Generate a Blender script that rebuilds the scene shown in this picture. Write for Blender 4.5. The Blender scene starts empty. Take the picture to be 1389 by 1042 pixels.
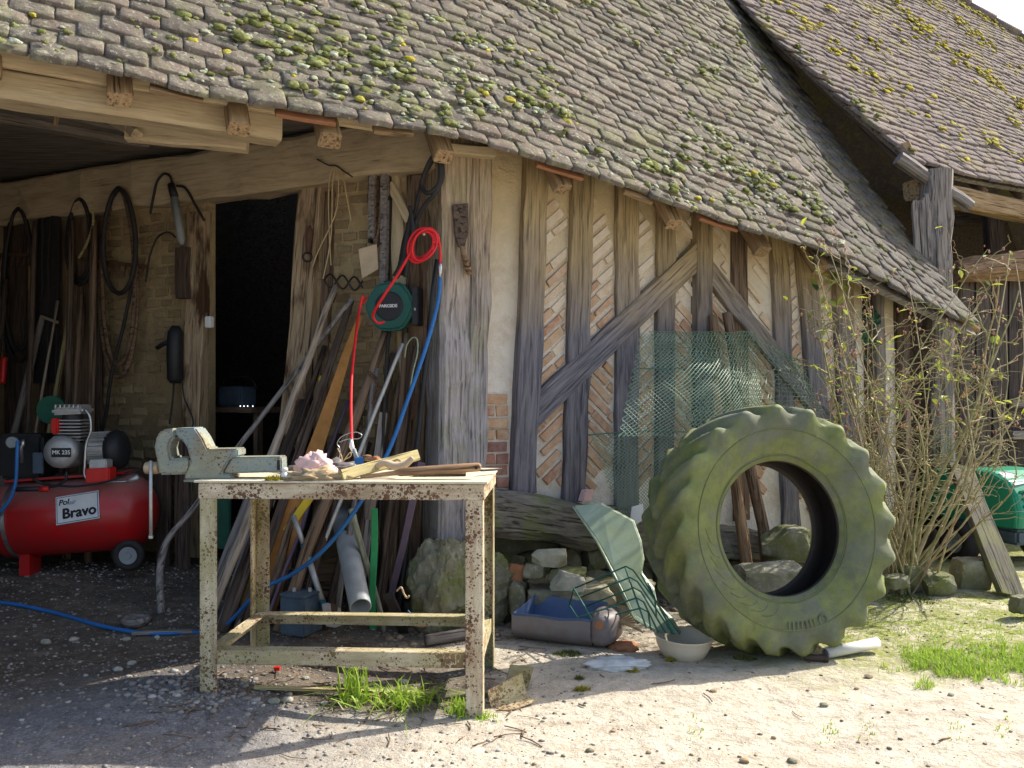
import bpy, bmesh, math, random
import numpy as np
from mathutils import Vector, Matrix, noise
V = Vector
rnd = random.Random(7)
scene = bpy.context.scene
col = scene.collection

# ------------------------------------------------------------------ camera, sky, sun
F, CX, HY, H = 1150.0, 694.5, 538.0, 1.234       # focal length and horizon in photo pixels, eye height in metres
cam_d = bpy.data.cameras.new('camera'); cam = bpy.data.objects.new('camera', cam_d); col.objects.link(cam)
cam.location = (0, 0, H); cam.rotation_euler = (math.radians(90), 0, 0)
cam_d.sensor_width = 36.0; cam_d.lens = 36.0 * F / 1389.0
cam_d.shift_y = (HY - 521.0) / 1389.0
cam_d.clip_start = 0.05; cam_d.clip_end = 2000
scene.camera = cam

SUN_AZ, SUN_EL = math.radians(62.0), math.radians(41.0)   # azimuth clockwise from +Y
sdir = V((math.sin(SUN_AZ) * math.cos(SUN_EL), math.cos(SUN_AZ) * math.cos(SUN_EL), math.sin(SUN_EL)))
world = bpy.data.worlds.new('World'); scene.world = world; world.use_nodes = True
wn = world.node_tree.nodes; wl = world.node_tree.links
sky = wn.new('ShaderNodeTexSky'); sky.sky_type = 'NISHITA'; sky.sun_disc = False
sky.sun_elevation = SUN_EL; sky.sun_rotation = SUN_AZ
sky.air_density = 1.0; sky.dust_density = 2.5; sky.ozone_density = 0.6
wl.new(sky.outputs[0], wn['Background'].inputs[0]); wn['Background'].inputs[1].default_value = 0.15
sl = bpy.data.lights.new('sun', 'SUN'); sl.energy = 4.4; sl.angle = math.radians(0.55); sl.color = (1.0, 0.94, 0.83)
so = bpy.data.objects.new('sun', sl); col.objects.link(so)
so.rotation_euler = sdir.to_track_quat('Z', 'Y').to_euler(); so.location = sdir * 30
vs = scene.view_settings
vs.view_transform = 'Standard'; vs.look = 'None'; vs.exposure = 0.95; vs.gamma = 1.0
try: vs.use_curve_mapping = False
except Exception: pass
scene.cycles.use_denoising = True
scene.cycles.max_bounces = 7; scene.cycles.diffuse_bounces = 4; scene.cycles.glossy_bounces = 3
scene.cycles.caustics_reflective = False; scene.cycles.caustics_refractive = False

# ------------------------------------------------------------------ pixel rays meet ground and walls
def ray(px, py): return V(((px - CX) / F, 1.0, (HY - py) / F))
EYE = V((0, 0, H))
def at(px, py, D): return EYE + ray(px, py) * D
def sstep(a, b, x):
    t = min(1.0, max(0.0, (x - a) / (b - a))); return t * t * (3 - 2 * t)
def gz0(x, y):
    r = 0.20 * sstep(3.95, 5.05, y) * sstep(-0.35, -1.25, x)
    r += 0.075 * math.exp(-((x + 1.35) ** 2 + (y - 3.5) ** 2) / 0.30)
    r += 0.05 * math.exp(-((x - 3.0) ** 2 / 1.2 + (y - 5.6) ** 2 / 0.5))
    return r
def gz(x, y):
    p = V((x, y, 0.0))
    near = math.exp(-(x * x + (y - 4) ** 2) / 220.0)
    return gz0(x, y) + near * (0.016 * noise.noise(p * 1.3) + 0.008 * noise.noise(p * 4.1) + 0.004 * noise.noise(p * 11.0)) - 0.004
def gnd(px, py):
    r = ray(px, py); z = 0.0; p = EYE
    for _ in range(6):
        D = (z - H) / r.z if r.z < -1e-4 else 30.0
        p = EYE + r * D; z = gz0(p.x, p.y)
    return V((p.x, p.y, gz(p.x, p.y)))
A1 = math.radians(28.0)
U1 = V((math.cos(A1), math.sin(A1), 0)); N1 = V((math.sin(A1), -math.cos(A1), 0))
WALL_N = -4.27
def RW(px, py, off=0.0):                     # timber wall on the right
    r = ray(px, py); d = (WALL_N + off) / r.dot(N1); return EYE + r * d
def rw_uz(px, py): p = RW(px, py); return V((p.dot(U1), p.z))
def rw_p(u, z, off=0.0): p = U1 * u + N1 * (WALL_N + off); return V((p.x, p.y, z))
LC = V((-0.43, 4.75, 0)); LD = V((-0.906, 0.423, 0)); LN = V((-0.423, -0.906, 0))
def LW(px, py, off=0.0):                     # door wall under the roof on the left
    r = ray(px, py); d = (LC.dot(LN) + off) / (r.x * LN.x + r.y * LN.y); return EYE + r * d
def lw_p(t, z, off=0.0): p = LC + LD * t + LN * off; return V((p.x, p.y, z))
def lw_t(px): return (LW(px, 500) - LC).dot(LD)

# ------------------------------------------------------------------ materials
class NB:
    def __init__(s, name):
        s.m = bpy.data.materials.new(name); s.m.use_nodes = True
        s.t = s.m.node_tree; s.b = s.t.nodes['Principled BSDF']; s.geo = None; s.tc = None; s.oi = None
    def n(s, k): return s.t.nodes.new(k)
    def l(s, a, b): s.t.links.new(a, b)
    def put(s, sock, v):
        if hasattr(v, 'is_output'): s.l(v, sock)
        elif isinstance(v, (tuple, list)) and len(v) == 3 and sock.type == 'RGBA': sock.default_value = (*v, 1)
        else: sock.default_value = v
    def pos(s):
        if not s.geo: s.geo = s.n('ShaderNodeNewGeometry')
        return s.geo.outputs['Position']
    def island(s):
        s.pos(); return s.geo.outputs['Random Per Island']
    def rand(s):
        if not s.oi: s.oi = s.n('ShaderNodeObjectInfo')
        return s.oi.outputs['Random']
    def var(s):                                  # one random number per object and per loose piece
        return s.math('FRACT', s.math('ADD', s.rand(), s.island()), 0)
    def obj(s, k=23.0):
        if not s.tc:
            s.tc = s.n('ShaderNodeTexCoord')
        m = s.math('MULTIPLY', s.rand(), k)
        a = s.n('ShaderNodeVectorMath'); a.operation = 'ADD'; s.l(s.tc.outputs['Object'], a.inputs[0]); s.l(m, a.inputs[1])
        return a.outputs[0]
    def math(s, op, a, b=0.0, c=None, clamp=False):
        x = s.n('ShaderNodeMath'); x.operation = op; x.use_clamp = clamp
        s.put(x.inputs[0], a); s.put(x.inputs[1], b)
        if c is not None: s.put(x.inputs[2], c)
        return x.outputs[0]
    def scale(s, v, sc):
        x = s.n('ShaderNodeMapping'); s.l(v, x.inputs['Vector']); x.inputs['Scale'].default_value = sc; return x.outputs[0]
    def noise(s, v, sc, det=4, ro=0.6, dist=0.0):
        x = s.n('ShaderNodeTexNoise'); s.l(v, x.inputs['Vector']); x.inputs['Scale'].default_value = sc
        x.inputs['Detail'].default_value = det; x.inputs['Roughness'].default_value = ro; x.inputs['Distortion'].default_value = dist
        return x.outputs[0]
    def vor(s, v, sc, feat='F1'):
        x = s.n('ShaderNodeTexVoronoi'); s.l(v, x.inputs['Vector']); x.inputs['Scale'].default_value = sc; x.feature = feat
        return x.outputs['Distance']
    def ramp(s, f, stops):
        x = s.n('ShaderNodeValToRGB'); s.put(x.inputs[0], f); e = x.color_ramp.elements
        while len(e) < len(stops): e.new(0.5)
        for el, (p, c) in zip(e, stops):
            el.position = p; el.color = (*c, 1) if isinstance(c, tuple) else (c, c, c, 1)
        return x.outputs[0]
    def mix(s, f, a, b, mode='MIX'):
        x = s.n('ShaderNodeMix'); x.data_type = 'RGBA'; x.blend_type = mode; s.put(x.inputs[0], f)
        s.put(x.inputs[6], a); s.put(x.inputs[7], b); return x.outputs[2]
    def z(s):
        x = s.n('ShaderNodeSeparateXYZ'); s.l(s.pos(), x.inputs[0]); return x.outputs
    def bump(s, h, st=0.5, d=0.01, prev=None):
        x = s.n('ShaderNodeBump'); s.l(h, x.inputs['Height']); x.inputs['Strength'].default_value = st; x.inputs['Distance'].default_value = d
        if prev is not None: s.l(prev, x.inputs['Normal'])
        return x.outputs[0]
    def out(s, c, rough=0.8, met=0.0, nrm=None, spec=0.3):
        s.put(s.b.inputs['Base Color'], c); s.put(s.b.inputs['Roughness'], rough); s.put(s.b.inputs['Metallic'], met)
        s.b.inputs['Specular IOR Level'].default_value = spec
        if nrm is not None: s.l(nrm, s.b.inputs['Normal'])
        return s.m

def wood(name, light, dark, gs=9.0, moss=None, mossamt=0.5, zmix=None, stain=None, rough=0.85, bst=0.6, crack=1.0):
    n = NB(name); o = n.obj(); v = n.scale(o, (1.2, gs * 2, gs * 2))
    g = n.noise(v, 3.0, 6, 0.65, 0.6); g2 = n.noise(n.scale(o, (2.5, 40, 40)), 2.0, 4, 0.6)
    f = n.math('ADD', n.math('MULTIPLY', g, 0.6), n.math('MULTIPLY', g2, 0.4))
    md = tuple((a + b) / 2 for a, b in zip(light, dark))
    c = n.ramp(f, [(0.30, tuple(x * 0.35 for x in dark)), (0.40, dark), (0.52, md), (0.68, light)])
    if zmix:                                       # timber bleached grey by rain below, tan where it stayed dry
        zz = n.z()[2]; t = n.math('ADD', zz, n.math('MULTIPLY', n.noise(n.pos(), 1.6, 3), zmix[2]))
        k = n.math('MULTIPLY', n.math('SUBTRACT', t, zmix[0]), 1.0 / (zmix[1] - zmix[0]), clamp=True)
        l2, d2 = zmix[3], zmix[4]
        c2 = n.ramp(f, [(0.30, tuple(x * 0.35 for x in d2)), (0.40, d2), (0.52, tuple((a + b) / 2 for a, b in zip(l2, d2))), (0.68, l2)])
        c = n.mix(k, c, c2)
    if stain:
        c = n.mix(n.ramp(n.noise(n.scale(o, (1, 3, 3)), 2.2, 4), [(0.55, 0.0), (0.66, 1.0)]), c, stain)
    if moss:
        c = n.mix(n.math('MULTIPLY', n.ramp(n.noise(o, 5, 5, 0.7), [(0.48, 0.0), (0.62, 1.0)]), mossamt), c, moss)
    br = n.math('ADD', n.math('MULTIPLY', n.rand(), 0.35), 0.82)
    hs = n.n('ShaderNodeHueSaturation'); n.l(c, hs.inputs['Color']); n.l(br, hs.inputs['Value'])
    ck = n.ramp(n.noise(n.scale(o, (1.0, 26, 26)), 2.4, 2), [(0.34, 0.0), (0.42, 1.0)])
    ck2 = n.ramp(n.noise(n.scale(o, (0.7, 48, 48)), 2.0, 3), [(0.33, 0.0), (0.39, 1.0)])
    k = n.math('MULTIPLY', n.math('ADD', n.math('MULTIPLY', ck, 0.7), 0.3), n.math('ADD', n.math('MULTIPLY', ck2, 0.45), 0.55))
    k = n.math('ADD', n.math('MULTIPLY', k, crack), 1.0 - crack)
    cc = n.mix(k, tuple(x * 0.22 for x in dark), hs.outputs[0])
    bb = n.bump(f, bst, 0.006); bb = n.bump(ck, 0.8 * crack, 0.012, bb)
    return n.out(cc, rough, nrm=bb, spec=0.2)

def paint(name, base, rough=0.5, met=0.0, dirt=(0.10, 0.08, 0.06), amt=0.25, rust=None, rustamt=0.0, algae=None, sc=6.0, spec=0.4):
    n = NB(name); o = n.obj()
    c = n.mix(n.math('MULTIPLY', n.ramp(n.noise(o, sc, 6, 0.7), [(0.40, 0.0), (0.75, 1.0)]), amt), base, dirt)
    h = n.noise(o, 60, 3)
    if rust:
        cl = n.ramp(n.noise(o, 5, 7, 0.8), [(0.38, 0.0), (0.66, 1.0)])
        s1 = n.ramp(n.math('SUBTRACT', n.vor(o, 62), n.math('MULTIPLY', cl, 0.62 * rustamt)), [(0.03, 1.0), (0.10, 0.0)])
        s2 = n.ramp(n.math('SUBTRACT', n.vor(o, 150), n.math('MULTIPLY', cl, 0.50 * rustamt)), [(0.04, 1.0), (0.12, 0.0)])
        sp = n.math('MAXIMUM', s1, s2)
        gm = n.ramp(n.noise(n.scale(o, (1.0, 5.0, 5.0)), 4.0, 6, 0.75), [(0.42, 0.0), (0.66, 0.85)])
        c = n.mix(n.math('MULTIPLY', gm, rustamt), c, tuple(0.5 * a + 0.5 * b for a, b in zip(dirt, rust)))
        c = n.mix(sp, c, n.ramp(n.noise(o, 30, 2), [(0.3, tuple(x * 0.4 for x in rust)), (0.7, rust)]))
        big = n.ramp(n.noise(o, 13, 7, 0.8), [(0.70, 0.0), (0.80, 0.7)]); c = n.mix(big, c, tuple(x * 0.7 for x in rust))
        h = n.math('SUBTRACT', h, n.math('MULTIPLY', sp, 0.6))
    if rust and rustamt > 0.3:                     # rust where edges and corners have been knocked
        bv = n.n('ShaderNodeBevel'); bv.samples = 3; bv.inputs['Radius'].default_value = 0.008; n.pos()
        dt = n.n('ShaderNodeVectorMath'); dt.operation = 'DOT_PRODUCT'; n.l(bv.outputs[0], dt.inputs[0]); n.l(n.geo.outputs['Normal'], dt.inputs[1])
        ed = n.math('MULTIPLY', n.ramp(dt.outputs['Value'], [(0.90, 1.0), (0.995, 0.0)]), n.ramp(n.noise(o, 16, 5, 0.75), [(0.42, 0.0), (0.56, 1.0)]))
        c = n.mix(ed, c, tuple(x * 0.8 for x in rust))
    if algae:
        c = n.mix(n.math('MULTIPLY', n.ramp(n.noise(o, 3.2, 6, 0.7), [(0.42, 0.0), (0.66, 1.0)]), 0.7), c, algae)
    return n.out(c, rough, met, n.bump(h, 0.25, 0.003), spec)

def rockmat(name, a, b, moss=None, amt=0.6, sc=4.0):
    n = NB(name); o = n.obj()
    c = n.ramp(n.noise(o, sc, 7, 0.7), [(0.3, tuple(x * 0.6 for x in b)), (0.48, b), (0.65, a)])
    c = n.mix(n.ramp(n.noise(o, sc * 9, 3), [(0.6, 0.0), (0.7, 0.35)]), c, (0.5, 0.48, 0.4))
    if moss: c = n.mix(n.math('MULTIPLY', n.ramp(n.noise(o, sc * 1.3, 5, 0.75), [(0.42, 0.0), (0.6, 1.0)]), amt), c, moss)
    return n.out(c, 0.92, nrm=n.bump(n.noise(o, sc * 6, 6, 0.7), 0.7, 0.012), spec=0.15)

def plain(name, c, rough=0.6, met=0.0, spec=0.3, sc=14.0, va=0.35):
    n = NB(name); o = n.obj()
    cc = n.mix(n.ramp(n.noise(o, sc, 5, 0.65), [(0.35, 0.0), (0.7, va)]), c, tuple(x * 0.45 for x in c))
    return n.out(cc, n.math('ADD', n.math('MULTIPLY', n.noise(o, sc * 2, 3), 0.3), max(0.0, rough - 0.15)), met, n.bump(n.noise(o, sc * 5, 3), 0.2, 0.002), spec)

def tilemat(name, cols, lich, lich2, mossc, l_amt):
    n = NB(name); r = n.var(); p = n.pos()
    c = n.ramp(r, [(i / max(1, len(cols) - 1), k) for i, k in enumerate(cols)])
    c = n.mix(n.ramp(n.noise(p, 9, 5, 0.7), [(0.35, 0.0), (0.7, 0.55)]), c, tuple(x * 0.5 for x in cols[0]))
    a = n.ramp(n.noise(p, 16, 6, 0.75), [(0.50, 0.0), (0.60, 1.0)])
    a2 = n.ramp(n.noise(p, 1.1, 3), [(0.35, 0.25), (0.65, 1.0)])
    c = n.mix(n.math('MULTIPLY', n.math('MULTIPLY', a, a2), l_amt), c, lich)
    c = n.mix(n.math('MULTIPLY', n.ramp(n.noise(p, 44, 3, 0.6), [(0.60, 0.0), (0.66, 1.0)]), 0.7 * l_amt), c, lich2)
    c = n.mix(n.ramp(n.noise(p, 75, 4, 0.7), [(0.34, 0.65), (0.44, 0.0)]), c, tuple(x * 0.28 for x in cols[0]))
    zz = n.noise(p, 2.3, 4, 0.7)
    c = n.mix(n.math('MULTIPLY', n.ramp(zz, [(0.52, 0.0), (0.70, 1.0)]), 0.55), c, mossc)
    b = n.bump(n.noise(p, 30, 6, 0.75), 0.9, 0.012)
    return n.out(c, 0.95, nrm=n.bump(n.noise(p, 110, 3), 0.35, 0.003, b), spec=0.12)

M = {}
M['tile'] = tilemat('roof_tile', [(0.155, 0.13, 0.105), (0.20, 0.168, 0.135), (0.11, 0.095, 0.082), (0.185, 0.16, 0.128), (0.225, 0.185, 0.15), (0.17, 0.13, 0.105), (0.14, 0.122, 0.105)], (0.29, 0.28, 0.19), (0.48, 0.46, 0.37), (0.18, 0.19, 0.07), 0.75)
M['tile_far'] = tilemat('roof_tile_far', [(0.185, 0.145, 0.13), (0.23, 0.18, 0.16), (0.145, 0.115, 0.11), (0.20, 0.16, 0.145)], (0.33, 0.29, 0.24), (0.42, 0.38, 0.33), (0.30, 0.26, 0.06), 0.5)
M['tile_dull'] = tilemat('roof_tile_dull', [(0.13, 0.11, 0.10), (0.16, 0.135, 0.115), (0.115, 0.10, 0.09)], (0.20, 0.22, 0.17), (0.30, 0.32, 0.28), (0.13, 0.13, 0.05), 0.7)
def mossmat(name, a, b):
    n = NB(name); p = n.pos(); v = n.var()
    c = n.mix(v, a, b); c = n.mix(n.ramp(n.noise(p, 60, 3), [(0.4, 0.0), (0.65, 0.7)]), c, tuple(x * 0.4 for x in a))
    return n.out(c, 0.95, nrm=n.bump(n.noise(p, 160, 3), 0.9, 0.006), spec=0.1)
M['moss'] = mossmat('moss_green', (0.14, 0.155, 0.04), (0.27, 0.28, 0.12))
M['moss_yel'] = mossmat('moss_yellow', (0.46, 0.38, 0.04), (0.34, 0.31, 0.06))
M['moss_pale'] = mossmat('moss_pale', (0.30, 0.32, 0.20), (0.42, 0.43, 0.33))
M['moss_dark'] = mossmat('moss_dark', (0.09, 0.12, 0.02), (0.16, 0.18, 0.04))
GREY, GREYD, TAN, TAND = (0.215, 0.20, 0.215), (0.085, 0.08, 0.095), (0.42, 0.315, 0.165), (0.24, 0.17, 0.085)
M['post'] = wood('post_timber', GREY, GREYD, crack=0.75, zmix=(1.95, 2.5, 0.7, TAN, TAND))
M['cpost'] = wood('corner_post_timber', (0.40, 0.37, 0.36), (0.19, 0.17, 0.17), gs=12, crack=0.8, zmix=(1.9, 2.5, 0.7, (0.46, 0.36, 0.24), (0.22, 0.15, 0.09)), moss=(0.16, 0.17, 0.06), mossamt=0.35)
M['beam_dusty'] = wood('dusty_beam', (0.66, 0.53, 0.34), (0.47, 0.365, 0.22), gs=3, bst=0.35, crack=0.3)
M['jamb'] = wood('door_jamb', (0.44, 0.34, 0.22), (0.25, 0.17, 0.10), stain=(0.07, 0.035, 0.02))
M['rafter'] = wood('rafter_wood', (0.46, 0.32, 0.18), (0.25, 0.16, 0.085))
M['sill'] = wood('sill_timber', (0.19, 0.175, 0.145), (0.075, 0.068, 0.058), gs=7, moss=(0.12, 0.14, 0.04), mossamt=0.6)
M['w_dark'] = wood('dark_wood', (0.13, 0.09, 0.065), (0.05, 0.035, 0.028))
M['w_brown'] = wood('brown_wood', (0.25, 0.17, 0.11), (0.11, 0.07, 0.045))
M['w_pale'] = wood('pale_handle_wood', (0.46, 0.38, 0.29), (0.26, 0.20, 0.15), gs=6)
M['w_grey'] = wood('grey_wood', (0.33, 0.29, 0.26), (0.14, 0.12, 0.11))
M['w_log'] = wood('log_wood', (0.42, 0.27, 0.15), (0.15, 0.085, 0.05), gs=6)
M['w_moss'] = wood('mossy_plank', (0.17, 0.155, 0.11), (0.075, 0.07, 0.055), moss=(0.17, 0.18, 0.05), mossamt=0.5)
M['w_barn'] = wood('barn_boards', (0.15, 0.115, 0.10), (0.06, 0.045, 0.042))
M['w_soffit'] = wood('soffit_boards', (0.26, 0.225, 0.18), (0.13, 0.11, 0.09), bst=0.3)
M['birch'] = wood('birch_bark', (0.45, 0.43, 0.34), (0.12, 0.12, 0.08), gs=1.5, moss=(0.2, 0.22, 0.1))
M['w_yell'] = wood('yellow_painted_lath', (0.45, 0.38, 0.19), (0.30, 0.25, 0.12), gs=5)
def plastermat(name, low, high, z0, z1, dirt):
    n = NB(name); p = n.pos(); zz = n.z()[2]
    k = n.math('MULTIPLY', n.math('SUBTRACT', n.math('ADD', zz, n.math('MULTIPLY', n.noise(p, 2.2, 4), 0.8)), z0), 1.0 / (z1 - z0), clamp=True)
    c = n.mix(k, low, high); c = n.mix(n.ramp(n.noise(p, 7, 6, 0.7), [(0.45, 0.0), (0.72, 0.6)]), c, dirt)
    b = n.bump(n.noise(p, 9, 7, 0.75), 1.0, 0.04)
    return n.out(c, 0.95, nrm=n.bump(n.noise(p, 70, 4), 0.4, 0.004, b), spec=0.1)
M['plaster'] = plastermat('lime_plaster', (0.82, 0.755, 0.66), (0.64, 0.50, 0.29), 1.9, 2.7, (0.50, 0.37, 0.23))
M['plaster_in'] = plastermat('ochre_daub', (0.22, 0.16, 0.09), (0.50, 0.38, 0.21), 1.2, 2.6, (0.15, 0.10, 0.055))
def brickmat(name, cols, lime, amt):
    n = NB(name); p = n.pos(); c = n.ramp(n.var(), [(i / (len(cols) - 1), k) for i, k in enumerate(cols)])
    c = n.mix(n.math('MULTIPLY', n.ramp(n.noise(p, 20, 6, 0.75), [(0.40, 0.0), (0.62, 1.0)]), amt), c, lime)
    return n.out(c, 0.95, nrm=n.bump(n.noise(p, 45, 5, 0.7), 0.6, 0.006), spec=0.1)
M['brick'] = brickmat('brick_orange', [(0.40, 0.215, 0.115), (0.46, 0.275, 0.155), (0.36, 0.18, 0.105), (0.47, 0.31, 0.18), (0.29, 0.145, 0.09)], (0.58, 0.48, 0.37), 0.5)
M['brick_red'] = brickmat('brick_red', [(0.26, 0.11, 0.08), (0.33, 0.15, 0.10), (0.20, 0.09, 0.075)], (0.45, 0.36, 0.30), 0.35)
M['brick_lime'] = brickmat('brick_limewashed', [(0.52, 0.39, 0.26), (0.62, 0.51, 0.38), (0.46, 0.31, 0.19), (0.68, 0.60, 0.49)], (0.66, 0.57, 0.44), 0.6)
M['brick_in'] = brickmat('brick_ochre', [(0.25, 0.185, 0.105), (0.21, 0.155, 0.09), (0.31, 0.23, 0.13), (0.20, 0.14, 0.08)], (0.34, 0.26, 0.145), 0.55)
M['stone'] = rockmat('limestone', (0.42, 0.40, 0.32), (0.24, 0.22, 0.16), (0.14, 0.15, 0.05), 0.4)
M['stone_pale'] = rockmat('pale_stone', (0.55, 0.53, 0.45), (0.34, 0.32, 0.25), (0.24, 0.25, 0.12), 0.25)
M['stone_moss'] = rockmat('mossy_stone', (0.30, 0.29, 0.22), (0.17, 0.16, 0.11), (0.13, 0.145, 0.04), 0.85)
M['iron'] = plain('dark_iron', (0.045, 0.04, 0.038), 0.55, 0.4)
M['rusty'] = plain('rusty_iron', (0.13, 0.07, 0.045), 0.8, 0.2)
M['steel'] = plain('bare_steel', (0.48, 0.48, 0.48), 0.35, 0.9)
M['alu'] = plain('cast_aluminium', (0.50, 0.49, 0.47), 0.5, 0.55, va=0.5)
M['black'] = plain('black_plastic', (0.02, 0.02, 0.022), 0.5)
M['blackrub'] = plain('black_rubber', (0.028, 0.025, 0.024), 0.7)
M['bench'] = paint('chipped_cream_paint', (0.64, 0.56, 0.40), 0.6, amt=0.55, dirt=(0.36, 0.26, 0.14), rust=(0.19, 0.09, 0.045), rustamt=1.0)
M['bench_alg'] = paint('chipped_cream_paint_algae', (0.58, 0.51, 0.35), 0.65, amt=0.6, dirt=(0.32, 0.23, 0.12), rust=(0.17, 0.085, 0.045), rustamt=0.95, algae=(0.28, 0.26, 0.09))
M['benchtop'] = paint('bench_plate', (0.62, 0.56, 0.42), 0.6, amt=0.5, dirt=(0.36, 0.30, 0.20))
M['vise'] = paint('vise_paint', (0.31, 0.31, 0.215), 0.55, amt=0.65, dirt=(0.15, 0.145, 0.10), rust=(0.20, 0.12, 0.06), rustamt=0.6, algae=(0.15, 0.25, 0.30), sc=7)
M['copper'] = plain('worn_brass', (0.50, 0.36, 0.22), 0.5, 0.3)
M['redtank'] = paint('red_enamel', (0.40, 0.008, 0.010), 0.35, amt=0.5, dirt=(0.16, 0.06, 0.05), spec=0.5)
def dusty():
    n = NB('dusty_red_enamel'); o = n.obj(); n.pos(); x = n.n('ShaderNodeSeparateXYZ'); n.l(n.geo.outputs['Normal'], x.inputs[0])
    c = n.mix(n.ramp(n.noise(o, 6, 6, 0.7), [(0.4, 0.0), (0.75, 0.5)]), (0.42, 0.008, 0.010), (0.15, 0.04, 0.035))
    d = n.math('MULTIPLY', n.ramp(x.outputs[2], [(0.25, 0.0), (0.85, 0.85)]), n.ramp(n.noise(o, 9, 6, 0.75), [(0.25, 0.5), (0.6, 1.0)]))
    c = n.mix(d, c, (0.28, 0.20, 0.18)); c = n.mix(n.ramp(n.noise(o, 55, 3), [(0.66, 0.0), (0.72, 0.6)]), c, (0.10, 0.05, 0.04))
    return n.out(c, n.math('ADD', n.math('MULTIPLY', d, 0.5), 0.32), nrm=n.bump(n.noise(o, 60, 3), 0.2, 0.002), spec=0.45)
M['redtank'] = dusty()
M['red'] = plain('red_plastic', (0.55, 0.02, 0.015), 0.4)
M['redhose'] = plain('red_hose', (0.68, 0.02, 0.025), 0.45, va=0.3, sc=9)
M['blue'] = plain('blue_hose', (0.025, 0.14, 0.38), 0.5, va=0.5, sc=9)
M['greenreel'] = plain('reel_green', (0.012, 0.085, 0.065), 0.45, va=0.15)
M['mgreen'] = paint('mower_green', (0.012, 0.26, 0.14), 0.3, amt=0.12, dirt=(0.1, 0.2, 0.12), spec=0.5)
M['white'] = plain('white_plastic', (0.75, 0.75, 0.73), 0.5, va=0.15)
M['cream'] = paint('cream_enamel', (0.62, 0.55, 0.43), 0.45, amt=0.5, dirt=(0.40, 0.32, 0.22))
M['greypvc'] = plain('grey_pvc', (0.27, 0.29, 0.30), 0.5)
M['battery'] = plain('battery_case', (0.085, 0.12, 0.16), 0.5, va=0.6)
M['teal'] = plain('teal_grip', (0.03, 0.13, 0.17), 0.5)
M['yellow'] = plain('yellow_paint', (0.75, 0.52, 0.03), 0.5)
M['greenp'] = plain('green_paint', (0.03, 0.28, 0.10), 0.6)
M['greend'] = plain('dark_green_plate', (0.01, 0.085, 0.05), 0.6)
M['purple'] = plain('purple_grey_board', (0.14, 0.10, 0.14), 0.7)
M['orange'] = plain('rust_orange', (0.42, 0.19, 0.05), 0.8, va=0.6)
M['pink'] = plain('pink_cloth', (0.75, 0.50, 0.46), 0.95, va=0.25)
M['card'] = plain('pale_board', (0.52, 0.40, 0.27), 0.9)
M['twine'] = plain('twine', (0.55, 0.42, 0.22), 0.95)
M['gsheet'] = paint('green_sheet_metal', (0.24, 0.31, 0.25), 0.45, amt=0.6, dirt=(0.22, 0.27, 0.14), algae=(0.24, 0.29, 0.12), sc=4)
M['gwire'] = plain('green_wire', (0.03, 0.13, 0.10), 0.5)
M['gmesh'] = plain('green_mesh_wire', (0.17, 0.27, 0.18), 0.5)
M['bluebin'] = plain('blue_plastic', (0.10, 0.15, 0.27), 0.5, va=0.4)
M['binout'] = paint('dirty_blue_plastic', (0.17, 0.16, 0.165), 0.5, amt=1.0, dirt=(0.11, 0.07, 0.05), sc=4)
M['paper'] = plain('dirty_white_sheet', (0.62, 0.62, 0.60), 0.9, va=0.3)
M['terra'] = plain('terracotta', (0.36, 0.16, 0.08), 0.9, va=0.5)
M['fibre'] = plain('straw_fibre', (0.40, 0.30, 0.18), 0.95, va=0.5)
M['navy'] = plain('navy_text', (0.05, 0.13, 0.30), 0.5)
M['ink'] = plain('black_ink', (0.012, 0.012, 0.015), 0.6, va=0.0)
M['plate'] = plain('sign_plate_white', (0.62, 0.62, 0.60), 0.5, va=0.25)
M['lamp'] = plain('headlight_glass', (0.42, 0.44, 0.48), 0.15, spec=0.6)
M['pipe'] = paint('white_pipe', (0.66, 0.64, 0.58), 0.55, amt=0.4, dirt=(0.35, 0.3, 0.22))
M['led'] = bpy.data.materials.new('led'); M['led'].use_nodes = True
M['led'].node_tree.nodes['Principled BSDF'].inputs['Emission Color'].default_value = (0.9, 0.95, 1, 1)
M['led'].node_tree.nodes['Principled BSDF'].inputs['Emission Strength'].default_value = 1.5
def tyremat():
    n = NB('mossy_tyre_rubber'); o = n.obj(); z = n.z()
    base = n.ramp(n.noise(o, 5, 6, 0.7), [(0.3, (0.075, 0.08, 0.07)), (0.7, (0.165, 0.175, 0.14))])
    a = n.ramp(n.noise(o, 3.4, 7, 0.75, 0.5), [(0.40, 0.0), (0.56, 1.0)])
    gr = n.ramp(n.noise(o, 9, 5, 0.7), [(0.3, (0.105, 0.13, 0.03)), (0.7, (0.225, 0.25, 0.07))])
    c = n.mix(n.math('ADD', n.math('MULTIPLY', a, 0.70), 0.18), base, gr)
    c = n.mix(n.ramp(n.noise(o, 1.9, 6, 0.75), [(0.48, 0.0), (0.66, 0.6)]), c, (0.085, 0.09, 0.055))
    c = n.mix(n.ramp(n.noise(n.scale(o, (1, 1, 1)), 30, 3), [(0.62, 0.0), (0.72, 0.4)]), c, (0.08, 0.085, 0.06))
    return n.out(c, 0.75, nrm=n.bump(n.noise(o, 40, 5, 0.7), 0.35, 0.005), spec=0.3)
M['tyre'] = tyremat(); M['liner'] = plain('tyre_liner', (0.045, 0.036, 0.03), 0.7)
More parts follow.
